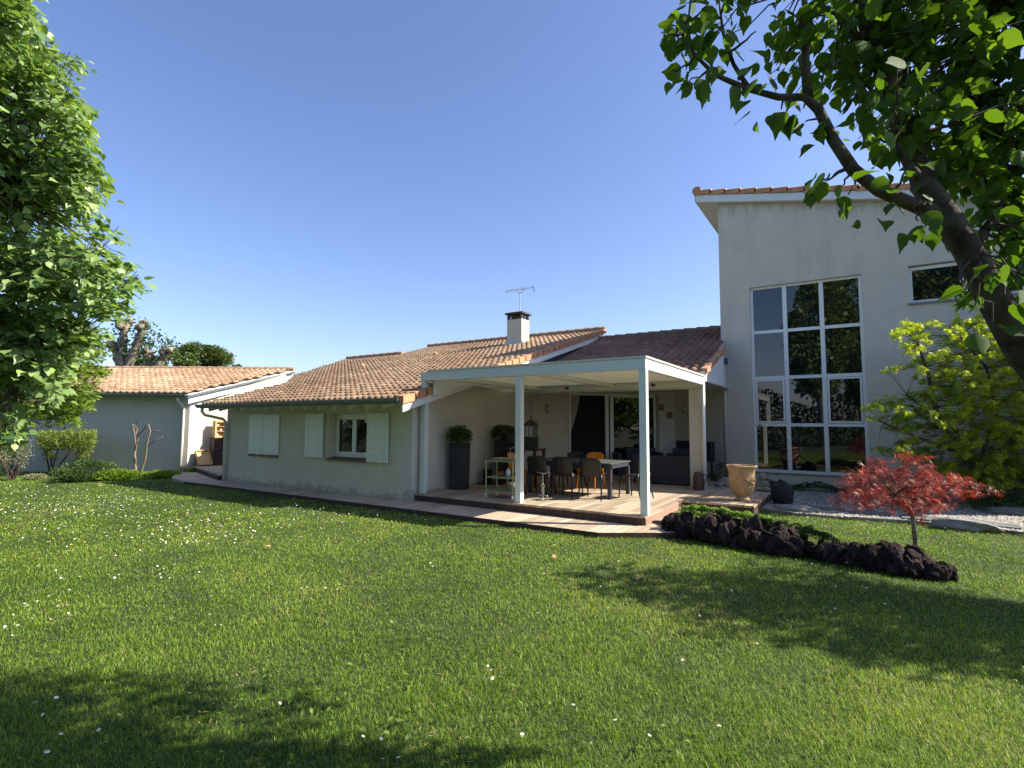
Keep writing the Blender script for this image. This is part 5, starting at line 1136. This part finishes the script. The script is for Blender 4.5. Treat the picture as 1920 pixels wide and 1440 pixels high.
roots, _ = nearest(tips, NQ); oo = tips - norm((tips - top) * [1, 1, .1] + rng.normal(size=tips.shape) * .25) * .22
P, d = sprays(tips, oo, 17, .42, .026); n = len(P)
D = norm(d * [.8, .8, .2] + rng.normal(size=(n, 3)) * [.5, .5, .25] + [0, 0, -.55]); N = norm(rng.normal(size=(n, 3)) * .7 + [.1, -.2, 1])
leaves('foliage', P, D, N, rng.uniform(.060, .100, n), tpl_star(7, .10), M['leaf_red'], t, np.clip(rng.normal(.45, .25, n), 0, 1)); mb = MB(); twigs(mb, tips, roots, .004, .0015, 4, 4, .1); mb.build('twigs', M['bark'], t)

# --- lava rock wall
fl = [G(*q, LZ) for q in [(1262, 1003), (1330, 1018), (1400, 1031), (1480, 1042), (1560, 1052), (1640, 1070), (1700, 1080), (1760, 1088), (1806, 1090)]]
def along(s): s = s * (len(fl) - 1); i = min(int(s), len(fl) - 2); return fl[i] + (fl[i + 1] - fl[i]) * (s - i)
hgt = lambda s: np.interp(s, [0, .12, .22, .4, .55, .62, .8, .95, 1.0], [.14, .30, .34, .27, .17, .15, .18, .17, .06])
protos = []
for k in range(9):
    mb = MB(); mb.blob((0, 0, 0), 1, .34, 4, (1.15, .95, .85), 100 + k)
    rs = np.random.default_rng(500 + k); V_ = np.array(mb.v); pit = rs.normal(size=(16, 3)); pit /= np.linalg.norm(pit, axis=1)[:, None]
    for q_ in pit:
        dd_ = np.linalg.norm(V_ / (np.linalg.norm(V_, axis=1)[:, None] + 1e-9) - q_, axis=1); V_ = V_ * (1 + rs.uniform(-.26, .16) * np.exp(-(dd_ / rs.uniform(.18, .42)) ** 2))[:, None]
    mb.v = [tuple(q_) for q_ in V_]; o = mb.build('lava_rock', M['lava'], None, True); protos.append(o.data); bpy.data.objects.remove(o)
RG = 'dark lava rocks piled into the low wall'
cnt = 0
def lava(p, r):
    global cnt
    o = bpy.data.objects.new('lava_rock', protos[cnt % 9]); COL.objects.link(o); o.location = [float(q) for q in p]; o.rotation_euler = (random.uniform(0, 6), random.uniform(0, 6), random.uniform(0, 6)); k = r * random.uniform(.9, 1.15); o.scale = (k, k * random.uniform(.85, 1.1), k * random.uniform(.8, 1))
    tag(o, 'rough porous dark lava rock piled into the low wall under the red maple', 'rock', RG); cnt += 1
back = norm((W(-.25, 1) - W(0, 0))[None])[0]
for row in range(5):
    n = [23, 21, 18, 12, 8][row]
    for i in range(n):
        s = (i + random.uniform(.15, .85)) / n; h = float(hgt(s)); r = random.uniform(.075, .165) * (1.25 if s < .45 else 1.0)
        if row >= 3: s = random.uniform(.05, .5) if row == 4 else random.uniform(.03, .97); h = float(hgt(s))
        p = along(s); zz = [LZ + r * .55, LZ + h * .5, LZ + h * .78, LZ + h * .95, LZ + h * 1.0][row]; off = [.10, .16, .26, .34, .36][row] + random.uniform(-.09, .10)
        if row == 1: r *= .9
        lava(p + back * off + [0, 0, zz - p[2]], r * (1 if row < 3 else .82))
core = MB(); cp = [along(s) for s in np.linspace(0.02, .97, 20)]
vs = []
for i, p in enumerate(cp):
    h = float(hgt(.02 + .95 * i / 19)) * .82
    for off, z in ((.12, 0), (.2, h * .7), (.36, h), (.75, h * .85), (1.15, .02)): vs.append(p + back * off * (1 if off < .7 else (1.0 if i < 13 else .5)) + [0, 0, LZ + z - p[2] + random.uniform(-.01, .01)])
core.add(vs, [[i * 5 + j, i * 5 + j + 1, (i + 1) * 5 + j + 1, (i + 1) * 5 + j][::-1] for i in range(19) for j in range(4)] + [[0, 1, 2, 3, 4], [95, 96, 97, 98, 99][::-1]])
tag(core.build('soil_bank', M['soil'], None, True), 'bank of dark soil behind the lava rocks', kind='structure')
# sedum and moss on the bank
def carpet(name, label, s0, s1, o0, o1, n, size, m, lift=.03):
    s = rng.uniform(s0, s1, n); o_ = rng.uniform(o0, o1, n); P = np.array([along(q) for q in s]) + back * o_[:, None]
    h = np.interp(s, [0, .12, .22, .4, .55, .62, .8, .95, 1.0], [.14, .30, .34, .27, .17, .15, .18, .17, .06]) * .85
    cl = .045 * np.sin(P[:, 0] * 19) * np.sin(P[:, 1] * 17)
    prof = np.interp(o_, [.12, .36, .75, 1.15], [.0, 1, .85, .05]); P[:, 2] = LZ + h * prof + lift + rng.uniform(0, .05, n) + np.maximum(cl, 0)
    tag(leaves(name, P, rdir(n, .9), rdir(n, .6), rng.uniform(*size, n), tpl_simple(.35), m), label, 'ground cover', kind='stuff')
carpet('sedum', 'bright green sedum cushion behind the lava rocks', .13, .40, .38, 1.2, 12000, (.018, .034), M['leaf_sedum'], .17)
carpet('moss', 'dark green moss and soil plants on the bank', .36, .58, .22, .9, 8000, (.015, .03), M['leaf_dark'], .14)

# --- shrubs against the garage
def shrub(name, label, cat, px, py, Z, w, h, n, size, m, flat=1.0, zc=None, stems=6, tpl=None):
    b = PC(px, py, Z); b[2] = LZ; t = thing(name, label, cat, b); zc = zc or h * .55
    k = 40; bl = b + [0, 0, zc] + rdir(k) * np.array([w * .36, w * .36, h * .34]); idx = rng.integers(0, k, n)
    P = bl[idx] + rdir(n) * np.array([w * .15, w * .15, h * .16]) * rng.uniform(.4, 1.15, (n, 1)); P[:, 2] = np.maximum(P[:, 2], LZ + .01)
    leaves('foliage', P, norm(P - b + rng.normal(size=(n, 3)) * .3), rdir(n, .7), rng.uniform(*size, n), tpl or tpl_simple(.35), m, t)
    mb = MB()
    for i in range(stems): mb.tube(wobble(b + [random.uniform(-.08, .08), random.uniform(-.08, .08), -.02], bl[i], 5, .15), list(np.linspace(.016, .006, 5)), 5, False)
    mb.build('stems', M['twig'], t); return t
b = PC(125, 885, 18.2); b[2] = LZ; t = thing('clipped_shrub', 'flat-topped clipped shrub on bare stems in front of the garage wall', 'shrub', b)
tips = np.concatenate([sample_view([(72, 806), (178, 803), (182, 822), (168, 838), (72, 836)], 17.5, 18.8, 420), sample_view([(72, 830), (110, 834), (104, 862), (84, 858)], 17.8, 18.6, 40), sample_view([(140, 835), (176, 832), (164, 868), (150, 862)], 17.8, 18.6, 34)])
P, d = sprays(tips, tips - [0, 0, .2] + rng.normal(size=tips.shape) * .1, 22, .14, .03); n = len(P); leaves('foliage', P, rdir(n, .3), rdir(n, .5), rng.uniform(.035, .06, n), tpl_simple(.38), M['leaf_hedge'], t)
for q0, q1, q2 in [((95, 884), (88, 860), (80, 838)), ((97, 884), (104, 855), (112, 836)), ((100, 884), (125, 855), (135, 835)), ((98, 885), (95, 850), (95, 836)), ((103, 885), (148, 858), (160, 838))]:
    mb = MB(); mb.tube([PC(*q, 18.2) if q is not q0 else [*PC(*q, 18.2)[:2], LZ] for q in (q0, q1, q2)], [.03, .022, .012], 6, False, .1); mb.build('stem', M['twig'], t)
b = PC(256, 888, 17.6); b[2] = LZ; t = thing('pruned_shrub', 'leafless hard-pruned shrub with knobbly bare stems beside the garage downpipe', 'shrub', b)
for pts, rr in [([(257, 890), (252, 860), (254, 830), (249, 795)], .038), ([(256, 888), (253, 850), (260, 815), (278, 796)], .034), ([(262, 888), (272, 862), (276, 830), (282, 808), (278, 795)], .036), ([(278, 835), (292, 826), (306, 818)], .018), ([(281, 810), (290, 808), (300, 807)], .014), ([(249, 800), (255, 793), (261, 789)], .016), ([(254, 815), (258, 805), (252, 797)], .018)]:
    p_ = [PC(*q, 17.6 + random.uniform(-.1, .1)) for q in pts]
    if pts[0][1] > 880: p_[0][2] = LZ - .02
    mb = MB(); mb.tube(dense(p_, 4), list(np.linspace(rr, rr * .55, len(dense(p_, 4)))), 7, True, .14); mb.build('stem', M['branch_tan'], t, True)
shrub('conifer_shrub', 'low dark spreading evergreen shrub left of the pruned bare shrub', 'shrub', 160, 893, 16.4, 1.75, .78, 7000, (.03, .06), M['leaf_dark'], zc=.26)
shrub('ground_plant', 'bright leafy low plants between evergreen shrub and pruned shrub', 'plant', 215, 893, 16.6, 1.3, .38, 3000, (.04, .08), M['leaf_bright'], zc=.14)
shrub('ground_plant', 'low bright weeds between the pruned shrub and the garage downpipe', 'plant', 300, 888, 17.4, 1.3, .26, 2200, (.04, .08), M['leaf_bright'], zc=.08)
shrub('grey_plant', 'low grey-leaved cushion plant at the lawn edge under the clipped shrub', 'plant', 66, 897, 16.6, .65, .20, 1400, (.02, .04), M['leaf_grey'], zc=.08)
shrub('twiggy_shrub', 'twiggy half-bare shrub at the far left edge under the tall tree', 'shrub', 22, 893, 16.3, 1.0, 1.25, 1300, (.03, .05), M['leaf_grey'], zc=.85, stems=26)
shrub('leafy_shrub', 'dark leafy shrub behind the twiggy one at the far left edge', 'shrub', -15, 890, 17.0, 1.6, 1.5, 3500, (.05, .08), M['leaf_dark'], zc=.8)
shrub('corner_weeds', 'tuft of weeds at the foot of the garage corner pillar', 'plant', 357, 879, 18.6, .45, .24, 500, (.04, .08), M['leaf_bright'], zc=.08)
p = G(1350, 905, .05); shrub('box_shrub', 'dark green shrub behind the urn at the tall block corner', 'shrub', 1352, 890, 14.9, .75, .85, 2200, (.025, .045), M['leaf_dark'], zc=.35)
# ground cover along the tall wall
n = 6500; x = rng.uniform(-2.3, 1.6, n); y = rng.uniform(16.1, 16.7, n); z = GZ + .24 * np.sqrt(np.clip(1 - ((y - 16.4) / .33) ** 2, 0, 1)) * (.7 + .3 * np.sin(x * 5)) * rng.uniform(.5, 1.1, n)
tag(leaves('wall_planting', np.stack([x, y, z], -1), rdir(n, .7), rdir(n, .7), rng.uniform(.025, .05, n), tpl_simple(.35), M['leaf_dark']), 'dark ground cover with tiny white flowers along the wall foot', 'ground cover', kind='stuff')
n = 60; x = rng.uniform(-1.9, 0, n); tag(leaves('wall_flowers', np.stack([x, rng.uniform(16.1, 16.35, n), GZ + rng.uniform(.12, .26, n)], -1), rdir(n), rdir(n, .5), .035, tpl_star(5, .4), M['petal']), 'tiny white flowers in the ground cover under the big window', 'flowers', kind='stuff')
n = 6000; x = rng.uniform(2.0, 5.2, n); y = rng.uniform(14.6, 16.5, n); z = GZ + .55 * np.clip(1 - ((y - 15.5) / .95) ** 2, 0, 1) * rng.uniform(.3, 1.1, n) * (.7 + .3 * np.sin(x * 3))
tag(leaves('shade_planting', np.stack([x, y, z], -1), rdir(n, .7), rdir(n, .7), rng.uniform(.04, .08, n), tpl_simple(.3), M['leaf_dark']), 'dark low planting under the green maple', 'ground cover', kind='stuff')

# --- trees beyond the roofs
def far_tree(name, label, c, r, n, size, m, trunk_h=None, group=None, bark='bark', nb=60, shell=.55, low=None):
    c = np.array(c, float); t = thing(name, label, 'tree', (c[0], c[1], LZ), 0, group)
    mb = MB(); mb.tube(wobble((c[0], c[1], LZ), c, 5, .02), list(np.linspace(max(r) * .09 + .08, .08, 5)), 9, False, .05); mb.build('trunk', M[bark], t, True)
    bl = ellipsoid(c, np.array(r) * .86, nb, shell)
    if low is not None: bl[:, 2] = np.maximum(bl[:, 2], c[2] - r[2] * low)
    idx = rng.integers(0, nb, n); P = bl[idx] + rdir(n, .25) * np.array(r) * .24 * rng.uniform(.5, 1.15, (n, 1))
    leaves('foliage', P, norm(P - c + rng.normal(size=(n, 3))), rdir(n, .8), rng.uniform(*size, n), tpl_simple(.42), m, t)
    mb = MB(); b_ = np.array([c[0], c[1], c[2] - r[2] * .7]); twigs(mb, bl, np.repeat(b_[None], nb, 0), .06, .02, 4, 4, .1); mb.build('branches', M[bark], t)
    return t
far_tree('umbrella_pine', 'dome-shaped umbrella pine rising behind the garage roof', PC(376, 672, 44), (2.75, 2.4, 1.25), 15000, (.10, .20), M['leaf_pine'], nb=110, low=.2)
far_tree('umbrella_pine', 'smaller dark pine crown just left of the domed umbrella pine', PC(330, 690, 40), (1.8, 1.5, 1.3), 7000, (.10, .2), M['leaf_pine'], nb=60)
far_tree('far_tree', 'tiny dark treetop between the pine and the orange roof', PC(441, 692, 60), (.8, .6, .5), 700, (.15, .3), M['leaf_dark'], nb=14)
far_tree('far_tree', 'dark green treetop behind the pollarded planes', PC(268, 700, 36), (1.7, 1.4, 1.0), 4000, (.12, .24), M['leaf_dark'], nb=40)
far_tree('far_tree', 'dark treetop at the far left behind the garage roof', PC(60, 650, 34), (4.5, 2, 2.5), 9000, (.15, .28), M['leaf_dark'], nb=60)
def pollard(label, Z, limbs, knobs):
    b = PC(limbs[0][0][0], 700, Z); t = thing('pollarded_plane', label, 'tree', (b[0], b[1], LZ), 0, 'pollarded plane trees behind the garage')
    mb = MB(); q0 = PC(*limbs[0][0], Z); mb.tube([(q0[0], q0[1], LZ), q0], [.42, .36], 10, True, .08); mb.build('trunk', M['palebark'], t, True)
    for pts_ in limbs:
        p_ = dense([PC(*q, Z) for q in pts_], 4); mb = MB(); mb.tube(p_, [.27 + .05 * math.sin(i * 1.9) - .08 * i / len(p_) for i in range(len(p_))], 10, True, .16)
        e = p_[-1]; 
        for k in range(4): mb.blob(e + rng.normal(0, .12, 3), .24, .3, 1, seed=k)
        mb.build('limb', M['palebark'], t, True)
    C = np.concatenate([PC(*q, Z) + rng.normal(size=(60, 3)) * .26 for q in knobs]); leaves('foliage', C, rdir(len(C)), rdir(len(C), .5), rng.uniform(.10, .20, len(C)), tpl_simple(.45), M['leaf_dark'], t)
pollard('pollarded plane tree with two tall knobbly bare limbs behind the garage', 30, [[(228, 705), (222, 672), (212, 648)], [(228, 690), (230, 640), (236, 608)], [(236, 705), (246, 670), (262, 635), (268, 612)]], [(236, 604), (228, 625), (270, 610), (275, 622), (212, 645), (240, 668), (262, 640), (225, 660), (250, 655), (282, 640)])
pollard('shorter pollarded plane tree with leafy knobs right of the tall-limbed one', 31, [[(283, 708), (281, 690), (276, 664)], [(292, 706), (296, 685), (312, 660)]], [(276, 655), (285, 648), (312, 650), (320, 645), (300, 665), (270, 668), (290, 680), (318, 660), (265, 660)])

# --- the far side of the garden, behind the viewer (seen in the window panes)
BG = 'tall trees on the far side of the garden'
for i, (x, y, z, r) in enumerate([(-2.3, -12, 8.5, (2.4, 2.4, 5.2)), (1.6, -14, 9, (3.4, 3, 6)), (6.8, -13, 9, (4.0, 3, 6.0)), (12, -12, 6, (4, 3, 4.4)), (-14, -16, 3.6, (4.5, 3, 2.6)), (18, 5.5, 3.6, (3, 2.6, 2.8)), (17.5, 11.0, 3.4, (2.8, 2.6, 2.6)), (19.5, 15.5, 3.6, (3, 2.6, 2.8))]):
    far_tree('garden_tree', ['slim tall tree on the garden\'s far side behind the viewer', 'broad tall tree directly behind the viewer', 'round tree right behind the viewer', 'wide tree far right behind the viewer', 'low wide tree far left behind the viewer', 'round tree beyond the right edge level with the rock wall', 'round tree beyond the right edge level with the terrace', 'round tree beyond the right edge level with the tall block'][i], (x, y, z), r, 7000, (.22, .42), M['leaf_linden'], group=BG, bark='palebark', nb=70)
b = (-40, -13); n = 34000; x = rng.uniform(-34, 20, n); z = LZ + rng.uniform(0, 1, n) ** .8 * (4.2 + .8 * np.sin(x * .6)); y = -14 + rng.normal(0, .5, n) + .3 * np.sin(x)
hd = thing('garden_hedge', 'long green hedge closing the far side of the garden behind the viewer', 'hedge', (-7, -14, LZ)); leaves('foliage', np.stack([x, y, z], -1), rdir(n), rdir(n, .5), rng.uniform(.14, .26, n), tpl_simple(.45), M['leaf_dark'], hd)
mb = MB()
for k in range(24): mb.tube([(-33 + k * 2.2, -14, LZ), (-33 + k * 2.2 + .1, -14.1, 3.0)], .04, 5)
mb.build('stems', M['bark'], hd)

# ============================================================ grass, flowers
ex = [-60, -19.9, -16.6, -3.5, -2.2, -1.9, -1.84, -.6, .8, 2.4, 4.6, 60]
ey = [9.4, 9.35, PATH_Y, PATH_Y, 8.9, 11.34, 12.33, 12.13, 12.4, 12.23, 12.08, 12.08]
def lawn_ok(x, y):
    lim = np.interp(x, ex, ey) + .05 * np.sin(x * 3.1) * np.sin(x * 1.3 + 1) + .03 * np.sin(x * 11)
    b = -x * SY + y * CY
    lim = np.where(x < -19.9, 60, lim); return (y < lim) & (b < 19.15)
def scatter(n, z0, z1, wf=1.15):
    b = np.exp(rng.uniform(math.log(z0), math.log(z1), n)); a = rng.uniform(-wf, wf, n) * (b + .3)
    x = a * CY - b * SY; y = a * SY + b * CY; ok = lawn_ok(x, y); return x[ok], y[ok], b[ok]
NB = 880000
x, y, b = scatter(NB, 1.75, 20.5)
a2_ = rng.uniform(-13, 13, 260000); b2_ = rng.uniform(-3, 15, 260000); out_ = (b2_ < 1.9) | (np.abs(a2_) > 1.12 * (b2_ + .3)); out_ &= rng.random(260000) < np.clip(3.2 / (np.hypot(a2_, b2_) + 1), .15, 1)
a2_, b2_ = a2_[out_], b2_[out_]; x2_ = a2_ * CY - b2_ * SY; y2_ = a2_ * SY + b2_ * CY; k2_ = lawn_ok(x2_, y2_)
x = np.concatenate([x, x2_[k2_]]); y = np.concatenate([y, y2_[k2_]]); b = np.concatenate([b, np.hypot(a2_, b2_)[k2_] * .5 + 6]); n = len(x)
tuft = fbm(x, y, 2.2, 3); patch = fbm(x, y, .55, 5); fine = fbm(x, y, 9, 8)
clump = np.clip(fbm(x, y, 3.6, 77) * 1.6 - .35, 0, 1) * (rng.random(n) < .5); h = (.021 + .010 * tuft + .007 * fine + .020 * clump + rng.uniform(0, .018, n)) ; h = np.clip(h, .014, .085)
wd_ = np.maximum(.0024, .00075 * b) * rng.uniform(.7, 1.5, n)
th = rng.uniform(0, 6.28, n) ; lean = rng.uniform(.2, 1.9, n) * (1 - .2 * tuft)
D = np.stack([np.cos(th) * lean + .12 * tuft, np.sin(th) * lean + .1 * fine, np.ones(n)], -1)
Nn = np.stack([np.cos(th + 1.57), np.sin(th + 1.57), np.full(n, .2)], -1); Nn = norm(np.cross(D, Nn))
C = np.stack([x, y, np.full(n, LZ - .012)], -1)
V, F = tpl_blade(); D = norm(D); X = norm(np.cross(D, Nn)); k = 5
S = h * 1.5
P = C[:, None, :] + X[:, None, :] * (V[None, :, 0:1] * wd_[:, None, None]) + D[:, None, :] * (V[None, :, 1:2] * S[:, None, None]) + np.array([0, 0, 1.0]) * (V[None, :, 2:3] * S[:, None, None] * .9)
off = (np.arange(n) * 5)[:, None, None]
tv = np.clip(.46 + + .20 * patch + .12 * tuft + rng.normal(0, .25, n) - .12 * clump + np.clip(fbm(x, y, .9, 31) - .35, 0, .5) * .75 * (rng.random(n) < .45), 0, 1)
gr_ = fastmesh('grass', P.reshape(-1, 3), [(f[None] + off).reshape(-1, f.shape[1]) for f in F], M['grass'], np.repeat(tv, 5)); tag(gr_, 'short mown lawn grass, green with paler patches', 'grass', kind='stuff')
# broad-leaved weeds in the turf
x, y, b = scatter(9000, 1.8, 14); keep = fbm(x, y, 1.3, 21) > .1; x, y, b = x[keep], y[keep], b[keep]; n = len(x)
tag(leaves('lawn_weeds', np.stack([x, y, LZ + rng.uniform(.012, .035, n)], -1), rdir(n, .45), rdir(n, 1.3), rng.uniform(.018, .038, n) * (1 + b / 30), tpl_ovate(1, .28, .15, .3), M['leaf_bright'], None, rng.random(n) * .6), 'broad-leaved weeds scattered through the lawn', 'weeds', kind='stuff')
# dry stalks
x, y, b = scatter(30000, 1.8, 12); keep = fbm(x, y, .9, 31) > .3; x, y = x[keep], y[keep]; n = len(x)
P, F, k = leaf_geo(np.stack([x, y, np.full(n, LZ + .02)], -1), rdir(n, .3), rdir(n, 1), rng.uniform(.02, .05, n), tpl_simple(.04)); tag(fastmesh('dry_grass', P, F, mat('straw', (.30, .24, .11), .8)), 'dry straw-coloured blades lying in the lawn', 'grass', kind='stuff')

def daisy_mesh(petal, centre, name):
    mb = MB(); n = 11; vs = [(0, 0, .0)]
    for i in range(n * 2):
        a = math.pi * i / n; r = 1.0 if i % 2 == 0 else .72; vs.append((math.cos(a) * r, math.sin(a) * r, .06 if i % 2 == 0 else .02))
    mb.add(vs, [[0, 1 + i, 1 + (i + 1) % (2 * n)] for i in range(2 * n)])
    me = mb.build(name, petal); me.data.materials.append(centre)
    mb2 = MB(); mb2.lathe([(.34, .02), (.30, .12), (.0, .16)], (0, 0, 0), 10)
    m0 = me.data; import bmesh
    bm = bmesh.new(); bm.from_mesh(m0); vv = [bm.verts.new(v) for v in mb2.v]
    for f in mb2.f:
        try: fc = bm.faces.new([vv[i] for i in f]); fc.material_index = 1
        except ValueError: pass
    bm.to_mesh(m0); bm.free(); bpy.data.objects.remove(me); return m0
dz_m = daisy_mesh(M['petal'], M['yellow'], 'daisy'); yl_m = daisy_mesh(M['yellow'], M['yellow'], 'dandelion')
def flowers_at(spec):
    out = []
    for cx_, cy_, sx_, sy_, k in spec:
        for _ in range(k):
            px, py = random.gauss(cx_, sx_), random.gauss(cy_, sy_)
            if not (-80 < px < 1990 and 900 < py < 1450): continue
            q = G(px, py, LZ + .05)
            if lawn_ok(np.array([q[0]]), np.array([q[1]]))[0]: out.append((q, py))
    return out
spec = [(120, 930, 110, 16, 150), (60, 960, 80, 22, 90), (190, 948, 80, 10, 70), (330, 1010, 70, 14, 70), (420, 1003, 50, 8, 36), (250, 985, 120, 20, 60), (560, 965, 140, 10, 60), (120, 1050, 90, 22, 30), (95, 1130, 28, 14, 14), (20, 1175, 26, 14, 12), (300, 1060, 50, 14, 12), (280, 1085, 30, 10, 8), (400, 1165, 10, 8, 3), (285, 1170, 14, 8, 3), (560, 1105, 70, 12, 8), (800, 1155, 18, 8, 5), (760, 1040, 60, 16, 12), (920, 1250, 30, 12, 6), (740, 1380, 26, 30, 5), (140, 1360, 120, 50, 9), (500, 1300, 160, 70, 8), (1100, 1060, 150, 40, 16), (1500, 1140, 150, 40, 14), (1650, 990, 90, 10, 12), (1700, 1060, 150, 50, 10), (1300, 1300, 250, 90, 9)]
fl_ = flowers_at(spec); fl_.sort(key=lambda q: -q[1])
for q, py in fl_[:280]:
    o = bpy.data.objects.new('daisy', dz_m); COL.objects.link(o); o.location = [float(q[0]), float(q[1]), LZ + random.uniform(.045, .068)]; s_ = random.uniform(.0105, .0145); o.scale = (s_, s_, s_)
    o.rotation_euler = (random.gauss(0, .35), random.gauss(0, .35), random.uniform(0, 6)); tag(o, 'small white daisy in the lawn, one of hundreds alike', 'daisy', 'white daisies scattered over the lawn')
rest = fl_[280:]
if rest:
    C = np.array([[q[0], q[1], LZ + random.uniform(.05, .07)] for q, _ in rest]); extra = C[rng.integers(0, len(C), 260)] + rng.normal(size=(260, 3)) * [.35, .35, .004]; C = np.concatenate([C, extra[lawn_ok(extra[:, 0], extra[:, 1])]])
    n = len(C); v = np.array([(0, 0, .2)] + [(math.cos(i * math.pi / 4), math.sin(i * math.pi / 4), 0) for i in range(8)]) * .0125
    P = C[:, None, :] + v[None] ; P[..., 2] += (v[None, :, 0] * rng.normal(0, .3, (n, 1))); f = np.array([[0, 1 + i, 1 + (i + 1) % 8] for i in range(8)])
    tag(fastmesh('far_daisies', P.reshape(-1, 3), [(f[None] + (np.arange(n) * 9)[:, None, None]).reshape(-1, 3)], M['petal']), 'drift of tiny white daisies across the far lawn', 'daisies', kind='stuff')
for q, py in flowers_at([(330, 975, 45, 8, 34), (420, 978, 20, 7, 10), (120, 1020, 60, 6, 9)]):
    o = bpy.data.objects.new('dandelion', yl_m); COL.objects.link(o); o.location = [float(q[0]), float(q[1]), LZ + random.uniform(.05, .07)]; s_ = random.uniform(.013, .018); o.scale = (s_, s_, s_ * 1.5)
    o.rotation_euler = (random.gauss(0, .3), random.gauss(0, .3), 0); tag(o, 'small yellow dandelion in the sunny left part of the lawn', 'dandelion', 'yellow dandelions in the lawn')
dl = []
for i, (px, py, lb) in enumerate([(720, 1020, 'curled dry leaf on the lawn below the low house window'), (956, 1006, 'small tan dry leaf on the lawn before the middle pergola post'), (1041, 1047, 'tan dry leaf lying left of the shadow edge'), (1192, 1087, 'dry brown leaf at the tip of the right-hand shadow'), (508, 1026, 'small dark dry leaf among the daisies'), (428, 1012, 'brown dry leaf beside the row of daisies'), (820, 972, 'pale dry leaf at the lawn edge by the path'), (560, 1010, 'reddish dry leaf in the middle of the left lawn')]):
    q = G(px, py, LZ + .05); mb = MB(); V, F = tpl_ovate(1, .4, .3, -.35); r_ = random.uniform(0, 6.28); c, s_ = math.cos(r_), math.sin(r_); V = V * .085
    vs = [(q[0] + a * c - b_ * s_, q[1] + a * s_ + b_ * c, LZ + .052 + z_) for a, b_, z_ in V]; mb.add(vs, [list(f) for f in F[0]] + [list(f) for f in F[1]]); tag(mb.build('dry_leaf', M['dryleaf'], None, True), lb, 'leaf', 'dry leaves fallen on the lawn')
